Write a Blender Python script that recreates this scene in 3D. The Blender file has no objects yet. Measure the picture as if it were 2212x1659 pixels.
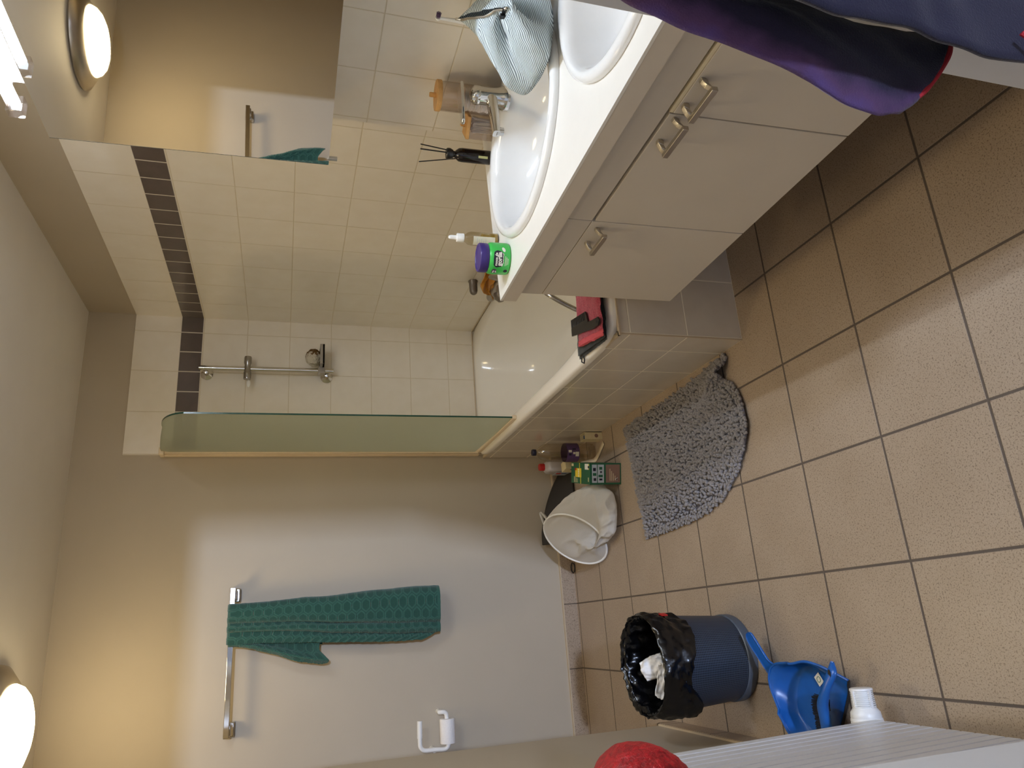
import bpy, bmesh, math, random
from mathutils import Vector, Matrix, noise
random.seed(7)
SC = bpy.context.scene
COL = SC.collection
PI = math.pi
sin, cos = math.sin, math.cos

# ---------------------------------------------------------------- materials
def lin(h):
    h = h.lstrip('#')
    v = [int(h[i:i+2], 16)/255 for i in (0, 2, 4)]
    return tuple((x/12.92 if x <= .04045 else ((x+.055)/1.055)**2.4) for x in v) + (1,)

def C(c):
    return lin(c) if isinstance(c, str) else (tuple(c)+(1,) if len(c) == 3 else c)

class NT:
    """small node-tree builder"""
    def __init__(s, name):
        s.m = bpy.data.materials.new(name); s.m.use_nodes = True
        s.t = s.m.node_tree; s.n = s.t.nodes; s.n.clear()
        s.out = s.n.new('ShaderNodeOutputMaterial')
        s.b = s.n.new('ShaderNodeBsdfPrincipled')
        s.t.links.new(s.b.outputs[0], s.out.inputs[0])
    def link(s, a, b): s.t.links.new(a, b)
    def val(s, sock, v):
        if hasattr(v, 'is_output'): s.link(v, sock)
        else: sock.default_value = v
    def math(s, op, a, b=None, c=None):
        n = s.n.new('ShaderNodeMath'); n.operation = op
        for i, v in enumerate((a, b, c)):
            if v is not None: s.val(n.inputs[i], v)
        return n.outputs[0]
    def coords(s, which='Object'):
        n = s.n.new('ShaderNodeTexCoord'); return n.outputs[which]
    def sep(s, v):
        n = s.n.new('ShaderNodeSeparateXYZ'); s.link(v, n.inputs[0]); return n.outputs
    def noise(s, vec, scale, detail=3, rough=.55):
        n = s.n.new('ShaderNodeTexNoise'); s.link(vec, n.inputs['Vector'])
        n.inputs['Scale'].default_value = scale; n.inputs['Detail'].default_value = detail
        n.inputs['Roughness'].default_value = rough
        return n.outputs[0]
    def ramp(s, f, stops):
        n = s.n.new('ShaderNodeValToRGB'); s.link(f, n.inputs[0])
        el = n.color_ramp.elements
        while len(el) < len(stops): el.new(.5)
        for e, (p, c) in zip(el, stops): e.position = p; e.color = C(c)
        return n.outputs[0]
    def mix(s, f, a, b):
        n = s.n.new('ShaderNodeMix'); n.data_type = 'RGBA'
        s.val(n.inputs[0], f)
        s.val(n.inputs[6], C(a) if not hasattr(a, 'is_output') else a)
        s.val(n.inputs[7], C(b) if not hasattr(b, 'is_output') else b)
        return n.outputs[2]
    def bump(s, h, strength=.3, dist=.002):
        n = s.n.new('ShaderNodeBump'); s.link(h, n.inputs['Height'])
        n.inputs['Strength'].default_value = strength; n.inputs['Distance'].default_value = dist
        s.link(n.outputs[0], s.b.inputs['Normal'])
    def grid(s, x, pitch, off, w):
        """1 on the joint lines of a 1-D grid"""
        a = s.math('DIVIDE', s.math('SUBTRACT', x, off - pitch*50), pitch)
        c = s.math('ABSOLUTE', s.math('SUBTRACT', s.math('FRACT', a), .5))
        n = s.n.new('ShaderNodeMapRange'); s.link(c, n.inputs[0])
        n.inputs[1].default_value = .5 - w/pitch/2 - .0012/pitch; n.inputs[2].default_value = .5 - w/pitch/2 + .0004/pitch
        return n.outputs[0]
    def set(s, color=None, rough=None, metal=None, **kw):
        if color is not None: s.val(s.b.inputs['Base Color'], C(color) if not hasattr(color, 'is_output') else color)
        if rough is not None: s.val(s.b.inputs['Roughness'], rough)
        if metal is not None: s.val(s.b.inputs['Metallic'], metal)
        for k, v in kw.items(): s.val(s.b.inputs[k.replace('_', ' ')], v)
        return s.m

def plain(name, color, rough=.5, metal=0., var=.04, scale=30, bump=0., **kw):
    """principled with a slight procedural unevenness"""
    t = NT(name); v = t.coords()
    n = t.noise(v, scale)
    c = C(color)
    lo = tuple(max(0, x*(1-var)) for x in c[:3]); hi = tuple(min(1, x*(1+var)) for x in c[:3])
    t.set(t.ramp(n, [(.3, lo), (.7, hi)]), rough, metal, **kw)
    if bump: t.bump(n, bump, .003)
    return t.m

M = {}
# painted plaster
def paint(name, color, b=.05):
    t = NT(name); v = t.coords()
    n = t.noise(v, 220, 4); n2 = t.noise(v, 3, 3)
    c = C(color)[:3]
    t.set(t.ramp(n2, [(.3, tuple(x*.97 for x in c)), (.7, tuple(min(1, x*1.02) for x in c))]), .62)
    t.bump(n, b, .002); return t.m
M['paint'] = paint('painted_plaster', '#b6aa96')
M['paint_ceiling'] = paint('ceiling_paint', '#efeae2')
M['hall_paint'] = paint('hall_paint', '#c9c9c9')

def wall_tile(name, axis, off, band=True, wtile=.2, lo='#e8e0d1', hi='#ece5d8', grout='#d3c7ae', gw=.0022):
    t = NT(name); p = t.sep(t.coords())
    h = p[0] if axis == 'X' else p[1]; z = p[2]
    gz = t.math('MULTIPLY', t.grid(z, .2, 0, gw), t.math('LESS_THAN', z, 1.85))
    g = t.math('MAXIMUM', t.grid(h, wtile, off, gw), gz)
    nz = t.noise(t.coords(), 14, 2)
    tile = t.ramp(nz, [(.3, lo), (.7, hi)])
    c = t.mix(g, tile, grout)
    if band:
        inb = t.math('MULTIPLY', t.math('GREATER_THAN', z, 1.8045), t.math('LESS_THAN', z, 1.9015))
        gb = t.math('MAXIMUM', t.grid(h, .1, off+.0, .0042), t.grid(z, .1, 0.003, .004))
        dark = t.ramp(nz, [(.3, '#5a504b'), (.7, '#625752')])
        cb = t.mix(gb, dark, '#cfc6b8')
        c = t.mix(inb, c, cb)
        g = t.math('MAXIMUM', g, t.math('MULTIPLY', inb, gb))
    t.set(c, t.math('ADD', .16, t.math('MULTIPLY', g, .5)))
    t.b.inputs['Specular IOR Level'].default_value = .45
    inv = t.math('SUBTRACT', 1.0, g)
    t.bump(inv, .5, .0015); return t.m
M['tile_back'] = wall_tile('wall_tile_back', 'X', 1.366)
M['tile_right'] = wall_tile('wall_tile_right', 'Y', -.045)
M['tile_vanity'] = wall_tile('wall_tile_vanity', 'Y', .017, band=False)
M['tile_panel_side'] = wall_tile('bath_panel_tile_side', 'Y', -.01, band=False, lo='#cfc5b5', hi='#d5ccbd', grout='#f2ead6', gw=.0032)
M['tile_panel_end'] = wall_tile('bath_panel_tile_end', 'X', .949, band=False, lo='#cfc5b5', hi='#d5ccbd', grout='#f2ead6', gw=.0032)

def floor_tile(name, grid=True, axis='X'):
    t = NT(name); v = t.coords(); p = t.sep(v)
    n = t.noise(v, 260, 2, .6)
    n1 = t.noise(v, 700, 2, .5); n2 = t.noise(v, 5, 4)
    base = t.ramp(n2, [(.25, '#a8957f'), (.75, '#b3a18c')])
    sp = t.ramp(n, [(.36, '#6b5846'), (.45, '#ffffff')])
    sp1 = t.ramp(n1, [(.3, '#a08a74'), (.5, '#ffffff')])
    mul = t.n.new('ShaderNodeMix'); mul.data_type = 'RGBA'; mul.blend_type = 'MULTIPLY'; mul.inputs[0].default_value = .55
    t.link(base, mul.inputs[6]); t.link(sp, mul.inputs[7])
    mu2 = t.n.new('ShaderNodeMix'); mu2.data_type = 'RGBA'; mu2.blend_type = 'MULTIPLY'; mu2.inputs[0].default_value = .6
    t.link(mul.outputs[2], mu2.inputs[6]); t.link(sp1, mu2.inputs[7])
    c = mu2.outputs[2]
    if grid:
        g = t.math('MAXIMUM', t.grid(p[0], .3, 0, .0055), t.grid(p[1], .3, 0, .0055))
    else:
        g = t.grid(p[0] if axis == 'X' else p[1], .3, 0, .004)
    # dirt flecks
    d = t.noise(v, 38, 2, .5)
    dm = t.ramp(d, [(.735, (0, 0, 0)), (.76, (1, 1, 1))])
    c = t.mix(t.math('MULTIPLY', dm, .35), c, '#4a3a2c')
    c = t.mix(g, c, '#5b5046')
    t.set(c, t.math('ADD', .36, t.math('MULTIPLY', g, .4)))
    t.bump(t.math('SUBTRACT', 1.0, g), .6, .0015); return t.m
M['floor'] = floor_tile('floor_tile')
M['base_tile'] = floor_tile('baseboard_tile', False, 'X')
M['base_tile_left'] = floor_tile('baseboard_tile_left', False, 'Y')
M['grout'] = plain('beige_grout', '#bfae94', .8)
M['laminate'] = plain('cream_laminate', '#d0c7b8', .42, var=.02, scale=6)
M['lit_edge_tint'] = plain('laminate_lit_tint', '#e6d9b8', .45)  # same laminate, tinted paler to paint the light on a door top
M['counter'] = plain('white_counter', '#e6e4df', .32, var=.01)
M['counter_edge'] = plain('counter_edge', '#cfc6b9', .4, var=.01)
M['ceramic'] = plain('white_ceramic', '#e8e9ea', .1, var=.01)
M['enamel'] = plain('bath_enamel', '#f1ece2', .12, var=.015, scale=4)
M['chrome'] = plain('chrome', '#d6d4d0', .07, 1., var=.02)
M['chrome_dull'] = plain('brushed_chrome', '#a5a19b', .26, 1., var=.04)
M['nickel'] = plain('satin_nickel', '#c4bdb1', .33, 1., var=.03)
M['silver_plastic'] = plain('silver_plastic', '#a39d94', .3, .5)
M['silver_dark'] = plain('grey_silver_plastic', '#7d756c', .35, .4)
M['cream_plastic'] = plain('cream_plastic', '#e4d2b4', .4)
M['white_plastic'] = plain('white_plastic', '#ececea', .35, var=.01)
M['white_enamel'] = plain('white_radiator_enamel', '#d9dadd', .35, var=.01)
M['black_plastic'] = plain('black_plastic', '#121113', .28)
M['black_matt'] = plain('black_matt', '#17161a', .6)
M['black_rubber'] = plain('black_rubber', '#2c2723', .7, bump=.3, scale=200)
M['mirror'] = NT('mirror_silver').set((.93, .93, .92), .012, 1.)
M['mirror_edge'] = plain('mirror_edge', '#5c5a50', .25, .3)
M['lamp_housing'] = plain('lamp_housing_grey', '#a89c94', .45)
M['bamboo'] = plain('bamboo_wood', '#c99a5c', .5, var=.14, scale=45)
M['navy_plastic'] = plain('navy_plastic', '#14406f', .3)
M['purple_plastic'] = plain('purple_plastic', '#3a2a72', .35)
M['green_gel'] = plain('bright_green_plastic', '#3fbf55', .28)
M['blue_plastic'] = plain('blue_plastic', '#1b5aa6', .3, var=.05)
M['label_black'] = plain('label_black', '#17162a', .5)
M['label_white'] = plain('label_white', '#f1efe8', .5)
M['label_purple'] = plain('label_purple', '#533a60', .5)
M['label_cream'] = plain('label_cream', '#dcd5c2', .5)
M['pale_label'] = plain('pale_green_label', '#cfd5a0', .5)
M['red_plastic'] = plain('red_plastic', '#b8201c', .4)
M['cream_card'] = plain('cream_card', '#d8c9a0', .6)
M['grey_card'] = plain('grey_card', '#b9bfc6', .6)
M['brown_card'] = plain('brown_card', '#86685a', .6)
M['green_card'] = plain('green_card', '#1f5d3f', .5)
M['yellow_card'] = plain('yellow_card', '#e8cf3a', .5)
M['cotton'] = plain('cotton_white', '#efe9e0', .9)
M['tissue'] = plain('tissue_paper', '#eeeef0', .85)
M['oil'] = NT('yellow_oil').set('#c9a416', .1, Alpha=1.)
M['oil'].node_tree.nodes['Principled BSDF'].inputs['Transmission Weight'].default_value = .4

def glassy(name, color, rough=.02, ior=1.45, trans=1.):
    t = NT(name); return t.set(color, rough, IOR=ior, Transmission_Weight=trans)
def thin_clear(name, color, a=.18, rough=.05):
    """thin clear plastic wall: mostly see-through with a glossy film"""
    t = NT(name)
    tr = t.n.new('ShaderNodeBsdfTransparent'); tr.inputs[0].default_value = C(color)
    fr = t.n.new('ShaderNodeLayerWeight'); fr.inputs[0].default_value = .35
    f = t.math('ADD', a, t.math('MULTIPLY', fr.outputs['Facing'], .30))
    mx = t.n.new('ShaderNodeMixShader'); t.link(f, mx.inputs[0]); t.link(tr.outputs[0], mx.inputs[1])
    gl = t.n.new('ShaderNodeBsdfGlossy'); gl.inputs['Roughness'].default_value = rough; t.link(gl.outputs[0], mx.inputs[2])
    t.n.remove(t.b); t.link(mx.outputs[0], t.out.inputs[0]); return t.m
M['acrylic'] = thin_clear('clear_acrylic', '#f6f2ef', .035)
M['pet'] = thin_clear('clear_bottle_plastic', '#f6f2ea', .05)
M['clear_glass'] = thin_clear('clear_glass_bottle', '#f0ecdf', .06)
def frosted():
    t = NT('frosted_green_glass')
    tl = t.n.new('ShaderNodeBsdfTranslucent'); tl.inputs[0].default_value = C('#eef0e6')
    tr = t.n.new('ShaderNodeBsdfTransparent'); tr.inputs[0].default_value = C('#e9efe4')
    mx = t.n.new('ShaderNodeMixShader'); mx.inputs[0].default_value = .5
    t.link(tl.outputs[0], mx.inputs[1]); t.link(tr.outputs[0], mx.inputs[2])
    m2 = t.n.new('ShaderNodeMixShader'); m2.inputs[0].default_value = .12
    t.set('#a5ab9a', .3)
    t.link(mx.outputs[0], m2.inputs[1]); t.link(t.b.outputs[0], m2.inputs[2]); t.link(m2.outputs[0], t.out.inputs[0]); return t.m
M['frosted'] = frosted()
M['glass_edge'] = plain('glass_edge_green', '#1f4a3e', .2)

def emit(name, color, s):
    t = NT(name); t.set(color, .4); t.b.inputs['Emission Color'].default_value = C(color); t.b.inputs['Emission Strength'].default_value = s
    return t.m
E_WARM, E_TUBE = 17., 135.
M['lamp_warm'] = emit('warm_lamp_glass', (1., .79, .45), E_WARM)
M['tube'] = emit('cool_tube', (.71, .83, 1.), E_TUBE)

def terry(name, c1, c2, scale=260, bump=.8):
    t = NT(name); v = t.coords()
    n = t.noise(v, scale, 2, .7); n2 = t.noise(v, 18, 3)
    c = t.mix(t.math('MULTIPLY', n2, .4), t.ramp(n, [(.35, c1), (.65, c2)]), c1)
    t.set(c, .95); t.b.inputs['Sheen Weight'].default_value = .25; t.b.inputs['Sheen Roughness'].default_value = .6
    t.bump(n, bump, .004); return t.m
M['red_terry'] = terry('red_terry', '#8a1f33', '#c2485a')
M['red_hem'] = plain('red_hem', '#c05058', .9)
M['dark_fabric'] = terry('dark_green_fabric', '#0d1413', '#1c2523', 400, .3)
M['yellow_cloth'] = terry('yellow_cloth', '#b8780f', '#d6951f', 300, .5)
M['mat_pile'] = terry('grey_chenille', '#7b7675', '#9d9796', 500, .5)
M['mat_base'] = plain('grey_mat_backing', '#54525a', .9)
M['mesh_bag'] = None
def ridge_cloth(name, lo, hi):
    t = NT(name); v = t.coords()
    a = t.n.new('ShaderNodeAttribute'); a.attribute_name = 'ridge'
    n = t.noise(v, 420, 2, .7)
    base = t.mix(a.outputs['Fac'], lo, hi)
    c = t.mix(t.math('MULTIPLY', n, .45), base, '#0d2c27')
    t.set(c, .95); t.b.inputs['Sheen Weight'].default_value = .3
    t.bump(n, .7, .003); return t.m
M['green_towel'] = ridge_cloth('green_towel_terry', '#1d5046', '#3d7163')
def stripes(name, c1, c2, pitch, attr, rough=.85, duty=.5, trans=None):
    t = NT(name)
    a = t.n.new('ShaderNodeAttribute'); a.attribute_name = attr
    f = t.math('FRACT', t.math('DIVIDE', a.outputs['Fac'], pitch))
    m = t.math('SUBTRACT', 1., t.math('ABSOLUTE', t.math('SUBTRACT', t.math('MULTIPLY', f, 2.), 1.)))
    c = t.ramp(m, [(duty-.18, c1), (duty+.18, c2)])
    t.set(c, rough); t.bump(m, .15 if trans else .6, .002)
    if trans:
        tl = t.n.new('ShaderNodeBsdfTranslucent'); tl.inputs[0].default_value = C(trans)
        mx = t.n.new('ShaderNodeMixShader'); mx.inputs[0].default_value = .4
        t.link(t.b.outputs[0], mx.inputs[1]); t.link(tl.outputs[0], mx.inputs[2]); t.link(mx.outputs[0], t.out.inputs[0])
    return t.m
M['cord'] = stripes('striped_corduroy', '#6a757d', '#d3dde0', .0036, 'sv', duty=.42)
M['mesh_bag'] = stripes('white_ribbed_mesh', '#dad8d4', '#f0eeea', .0042, 'sv', trans='#f2efe8')
def sponge_mat():
    t = NT('sponge_brown_white'); v = t.coords(); p = t.sep(v)
    n = t.noise(v, 60, 4, .7)
    f = t.math('ADD', n, t.math('MULTIPLY', p[0], 6.))
    t.set(t.ramp(f, [(.52, '#cfc6b4'), (.6, '#6b4a1c')]), .8); t.bump(t.noise(v, 130, 3), 1., .01); return t.m
M['sponge'] = sponge_mat()
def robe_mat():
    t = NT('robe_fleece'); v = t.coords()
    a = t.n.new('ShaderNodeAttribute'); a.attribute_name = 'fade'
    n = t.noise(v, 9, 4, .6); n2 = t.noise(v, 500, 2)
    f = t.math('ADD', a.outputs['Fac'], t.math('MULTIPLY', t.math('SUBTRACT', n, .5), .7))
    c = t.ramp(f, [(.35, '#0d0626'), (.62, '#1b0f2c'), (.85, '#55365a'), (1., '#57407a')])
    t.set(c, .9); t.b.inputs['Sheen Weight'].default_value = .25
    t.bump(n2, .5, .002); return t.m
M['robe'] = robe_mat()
M['robe_piping'] = plain('red_piping', '#b5252f', .8)
def velvet():
    t = NT('red_velvet'); v = t.coords()
    n = t.noise(v, 90, 3, .6)
    t.set(t.ramp(n, [(.35, '#6a040d'), (.7, '#b0121c')]), .5); t.b.inputs['Sheen Weight'].default_value = .3
    t.b.inputs['Sheen Tint'].default_value = C('#ff5a50'); t.bump(n, .6, .01); return t.m
M['velvet'] = velvet()
def bin_mesh():
    t = NT('blue_grey_wire_mesh')
    a = t.n.new('ShaderNodeAttribute'); a.attribute_name = 'bu'; b = t.n.new('ShaderNodeAttribute'); b.attribute_name = 'bv'
    s1 = t.math('SINE', t.math('ADD', a.outputs['Fac'], b.outputs['Fac'])); s2 = t.math('SINE', t.math('SUBTRACT', a.outputs['Fac'], b.outputs['Fac']))
    f = t.math('MULTIPLY', s1, s2)
    c = t.ramp(f, [(.05, '#3d4859'), (.25, '#161b23')])
    v = t.coords(); sc = t.noise(v, 30, 5, .75)
    scm = t.ramp(sc, [(.735, (0, 0, 0)), (.76, (1, 1, 1))])
    c = t.mix(t.math('MULTIPLY', scm, .6), c, '#8f9aa8')
    t.set(c, .42, .25); t.bump(f, .3, .001); return t.m
M['bin_mesh'] = bin_mesh()
M['bin_base'] = plain('grey_bin_base', '#4d5560', .4)
def liner():
    t = NT('black_bin_liner'); v = t.coords(); n = t.noise(v, 22, 3, .5)
    t.set('#08080a', .25); t.bump(n, .22, .02); return t.m
M['liner'] = liner()
M['hair'] = plain('dark_hair', '#1c140c', .7, bump=.8, scale=180)
M['bristle'] = plain('black_bristle', '#141214', .7)
M['paper_roll'] = plain('toilet_paper', '#f1efee', .9, bump=.4, scale=260)
M['diffuser_glass'] = plain('dark_brown_glass', '#130b0c', .14)

# ---------------------------------------------------------------- mesh builder
class MB:
    def __init__(s): s.v = []; s.f = []; s.at = {}
    def add(s, vs, fs):
        o = len(s.v); s.v += [tuple(p) for p in vs]; s.f += [tuple(i+o for i in f) for f in fs]; return o
    def box(s, lo, hi, mat=None):
        (a, b, c), (d, e, g) = lo, hi
        vs = [Vector(p) for p in ((a, b, c), (d, b, c), (d, e, c), (a, e, c), (a, b, g), (d, b, g), (d, e, g), (a, e, g))]
        if mat: vs = [mat @ p for p in vs]
        s.add(vs, [(0, 3, 2, 1), (4, 5, 6, 7), (0, 1, 5, 4), (1, 2, 6, 5), (2, 3, 7, 6), (3, 0, 4, 7)]); return s
    def prism(s, poly, h0, h1, mat=None):
        """poly in local xy extruded along local z"""
        n = len(poly)
        vs = [Vector((x, y, h0)) for x, y in poly] + [Vector((x, y, h1)) for x, y in poly]
        if mat: vs = [mat @ p for p in vs]
        s.add(vs, [tuple(range(n-1, -1, -1)), tuple(range(n, 2*n))] + [(i, (i+1) % n, n+(i+1) % n, n+i) for i in range(n)]); return s
    def lathe(s, prof, seg=32, mat=None, cap=True, a0=0, a1=2*PI):
        full = abs(a1-a0-2*PI) < 1e-6
        cols = seg if full else seg+1
        vs = []
        for r, z in prof:
            for k in range(cols):
                a = a0+(a1-a0)*k/seg; p = Vector((r*cos(a), r*sin(a), z)); vs.append(mat @ p if mat else p)
        fs = []
        for i in range(len(prof)-1):
            for k in range(seg):
                k2 = (k+1) % cols
                fs.append((i*cols+k, i*cols+k2, (i+1)*cols+k2, (i+1)*cols+k))
        if cap and full:
            if prof[0][0] > 1e-6: fs.append(tuple(range(cols-1, -1, -1)))
            if prof[-1][0] > 1e-6: fs.append(tuple((len(prof)-1)*cols+k for k in range(cols)))
        s.add(vs, fs); return s
    def tube(s, pts, r, seg=12, closed=False, cap=True, flat=1.):
        pts = [Vector(p) for p in pts]; n = len(pts)
        rr = r if isinstance(r, (list, tuple)) else [r]*n
        up = None; rings = []
        for i, p in enumerate(pts):
            if closed: d = pts[(i+1) % n]-pts[i-1]
            else: d = pts[min(i+1, n-1)]-pts[max(i-1, 0)]
            d.normalize()
            if up is None:
                up = Vector((0, 0, 1)) if abs(d.z) < .9 else Vector((1, 0, 0))
            up = (up-d*up.dot(d)).normalized(); w = d.cross(up)
            rings.append([p+(up*cos(2*PI*k/seg)*flat+w*sin(2*PI*k/seg))*rr[i] for k in range(seg)])
        vs = [q for ring in rings for q in ring]; fs = []
        for i in range(n if closed else n-1):
            j = (i+1) % n
            for k in range(seg):
                fs.append((i*seg+k, j*seg+k, j*seg+(k+1) % seg, i*seg+(k+1) % seg))
        if cap and not closed:
            fs.append(tuple(range(seg))); fs.append(tuple((n-1)*seg+k for k in range(seg-1, -1, -1)))
        s.add(vs, fs); return s
    def grid(s, nu, nv, fn, wrap=False, attr=None):
        """surface fn(u,v)->point, u,v in 0..1 (wrap: u periodic)"""
        cu = nu if wrap else nu+1
        vs = []; ex = []
        for j in range(nv+1):
            for i in range(cu):
                r = fn(i/nu, j/nv)
                if attr: vs.append(r[0]); ex.append(r[1])
                else: vs.append(r)
        fs = []
        for j in range(nv):
            for i in range(nu):
                i2 = (i+1) % cu
                fs.append((j*cu+i, j*cu+i2, (j+1)*cu+i2, (j+1)*cu+i))
        if attr:
            for k, nm in enumerate(attr):
                s.at.setdefault(nm, [0.]*len(s.v)); s.at[nm] += [e[k] for e in ex]
        s.add(vs, fs); return s
    def ball(s, c, r, seg=16, rings=10, mat=None, sc=(1, 1, 1)):
        c = Vector(c)
        m = Matrix.Translation(c) @ (mat or Matrix.Identity(4)) @ Matrix.Diagonal((sc[0], sc[1], sc[2], 1))
        prof = [(max(1e-5, r*sin(PI*i/rings)), -r*cos(PI*i/rings)) for i in range(rings+1)]
        return s.lathe(prof, seg, m, cap=False)
    def xf(s, fn): s.v = [tuple(fn(Vector(p))) for p in s.v]; return s

def loc_of(o):
    v = Vector(o.location)
    while o.parent: o = o.parent; v += Vector(o.location)
    return v

def obj(name, mb, mat, parent=None, smooth=True, bevel=0., solid=0., sub=0, kind=None, label=None, angle=40, off=-1., world=False):
    vs = [Vector(p) for p in mb.v]
    if parent is not None: base = loc_of(parent); rel = Vector((0, 0, 0)); o_loc = rel
    elif world: base = Vector((0, 0, 0)); o_loc = base
    else:
        lo = [min(p[i] for p in vs) for i in range(3)]; hi = [max(p[i] for p in vs) for i in range(3)]
        base = Vector(((lo[0]+hi[0])/2, (lo[1]+hi[1])/2, lo[2])); o_loc = base
    me = bpy.data.meshes.new(name)
    me.from_pydata([tuple(p-base) for p in vs], [], mb.f)
    bm = bmesh.new(); bm.from_mesh(me); bmesh.ops.recalc_face_normals(bm, faces=bm.faces); bm.to_mesh(me); bm.free()
    for nm, vals in mb.at.items():
        vals = vals + [0.]*(len(vs)-len(vals))
        a = me.attributes.new(nm, 'FLOAT', 'POINT'); a.data.foreach_set('value', vals)
    if smooth:
        me.polygons.foreach_set('use_smooth', [True]*len(me.polygons))
        if angle < 180: me.set_sharp_from_angle(angle=math.radians(angle))
    o = bpy.data.objects.new(name, me); COL.objects.link(o); o.location = o_loc
    if parent is not None: o.parent = parent
    me.materials.append(mat)
    if solid: md = o.modifiers.new('thickness', 'SOLIDIFY'); md.thickness = solid; md.offset = off
    if bevel: md = o.modifiers.new('bevel', 'BEVEL'); md.width = bevel; md.segments = 3; md.limit_method = 'ANGLE'; md.angle_limit = math.radians(35)
    if sub: md = o.modifiers.new('subd', 'SUBSURF'); md.levels = sub; md.render_levels = sub
    if kind: o['kind'] = kind
    if label: o['label'] = label
    return o

def tag(o, label, cat, group=None):
    o['label'] = label; o['category'] = cat
    if group: o['group'] = group
    return o
def thing(name, loc, label, cat, group=None):
    o = bpy.data.objects.new(name, None); COL.objects.link(o); o.location = loc; o.empty_display_size = .05
    return tag(o, label, cat, group)
def T(x, y, z): return Matrix.Translation((x, y, z))
def Rx(a): return Matrix.Rotation(a, 4, 'X')
def Ry(a): return Matrix.Rotation(a, 4, 'Y')
def Rz(a): return Matrix.Rotation(a, 4, 'Z')
def interp(pts, t):
    """Catmull-Rom through points (tuples), t in 0..1"""
    n = len(pts)-1; x = min(max(t, 0), 1)*n; i = min(int(x), n-1); f = x-i
    p0 = pts[max(i-1, 0)]; p1 = pts[i]; p2 = pts[i+1]; p3 = pts[min(i+2, n)]
    return tuple(.5*((2*b)+(-a+c)*f+(2*a-5*b+4*c-d)*f*f+(-a+3*b-3*c+d)*f**3) for a, b, c, d in zip(p0, p1, p2, p3))
def lerp(a, b, t): return a+(b-a)*t
def smooth01(t): t = min(max(t, 0), 1); return t*t*(3-2*t)
def fbm(x, y, z=0, o=3): return noise.fractal(Vector((x, y, z)), 1., 2., o)

def text_mesh(body, size, warp, mat, parent, name='lettering', thick=.0006, align='CENTER', bold=0.):
    cu = bpy.data.curves.new('txt', 'FONT'); cu.body = body; cu.size = size; cu.align_x = align; cu.align_y = 'CENTER'; cu.extrude = thick; cu.offset = bold
    cu.resolution_u = 3
    to = bpy.data.objects.new('txt', cu); COL.objects.link(to)
    dg = bpy.context.evaluated_depsgraph_get(); dg.update()
    me = bpy.data.meshes.new_from_object(to.evaluated_get(dg))
    bpy.data.objects.remove(to); bpy.data.curves.remove(cu)
    mb = MB(); mb.add([warp(v.co) for v in me.vertices], [tuple(p.vertices) for p in me.polygons])
    bpy.data.meshes.remove(me)
    return obj(name, mb, mat, parent, smooth=False)

# the vanity is a hair out of level: everything on it follows
VS = .028
def vz(p):
    p = Vector(p); y0, z0 = -1.436, .844
    dy, dz = p.y-y0, p.z-z0
    return Vector((p.x, y0+dy*cos(VS)+dz*sin(VS), z0-dy*sin(VS)+dz*cos(VS)))
# ================================================================ camera
cam = bpy.data.cameras.new('camera'); co = bpy.data.objects.new('camera', cam); COL.objects.link(co)
R0 = Vector((0.9469257, -0.3203071, 0.0271121)); R1 = Vector((0.3137658, 0.9026550, -0.2945590)); R2 = Vector((0.0698765, 0.2874324, 0.9552486))
mw = Matrix.Identity(4)
for i in range(3):
    mw[i][0] = -R2[i]; mw[i][1] = R0[i]; mw[i][2] = -R1[i]
mw.translation = Vector((-.0752, -3.1959, 1.4020))
co.matrix_world = mw
cam.sensor_fit = 'HORIZONTAL'; cam.sensor_width = 36; cam.lens = 25.484; cam.clip_start = .02
SC.camera = co
SC.view_settings.view_transform = 'Standard'; SC.view_settings.look = 'None'; SC.view_settings.gamma = 1; SC.view_settings.use_curve_mapping = False
SC.view_settings.exposure = 0.58
SC.cycles.max_bounces = 10; SC.cycles.diffuse_bounces = 6; SC.cycles.glossy_bounces = 5; SC.cycles.transmission_bounces = 8; SC.cycles.transparent_max_bounces = 16
SC.cycles.caustics_reflective = False; SC.cycles.caustics_refractive = False
SC.cycles.sample_clamp_indirect = 6
try:
    SC.cycles.use_denoising = True
except Exception: pass
w = bpy.data.worlds.new('world'); SC.world = w; w.use_nodes = True
w.node_tree.nodes['Background'].inputs[0].default_value = (.5, .55, .65, 1); w.node_tree.nodes['Background'].inputs[1].default_value = .02

# ================================================================ room shell
XR, YB, H = 1.445, .329, 2.306
def struct(name, mb, mat, parent=None, **k):
    o = obj(name, mb, mat, parent, world=parent is None, smooth=False, **k)
    if parent is None: o['kind'] = 'structure'
    return o
struct('floor', MB().box((-1.9, -13.2, -.1), (2.9, .45, 0)), M['floor'])
struct('ceiling', MB().box((-1.7, -2.72, H), (1.6, .45, H+.1)), M['paint_ceiling'])
wb = struct('wall_back', MB().box((-1.7, .336, 0), (1.6, .45, H)), M['paint'])
struct('tile_panel', MB().box((.7625, YB, 0), (XR+.005, .3362, 2.102)), M['tile_back'], wb)
wr = struct('wall_right', MB().box((1.451, -2.72, 0), (1.6, .34, H)), M['paint'])
struct('tile_panel', MB().box((XR, -2.0, 0), (1.4515, YB, 2.102)), M['tile_right'], wr)
wv = struct('wall_vanity', MB().box((1.381, -2.6, 0), (1.446, -1.372, H)), M['paint'])
struct('tile_panel', MB().box((1.375, -2.6, 0), (1.4445, -1.366, 2.102)), M['tile_vanity'], wv)
struct('wall_left', MB().box((-1.7, -2.72, 0), (-.465, -.55, H)), M['paint'])
struct('wall_alcove', MB().box((-1.7, -.56, 0), (-1.55, .34, H)), M['paint'])
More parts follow.
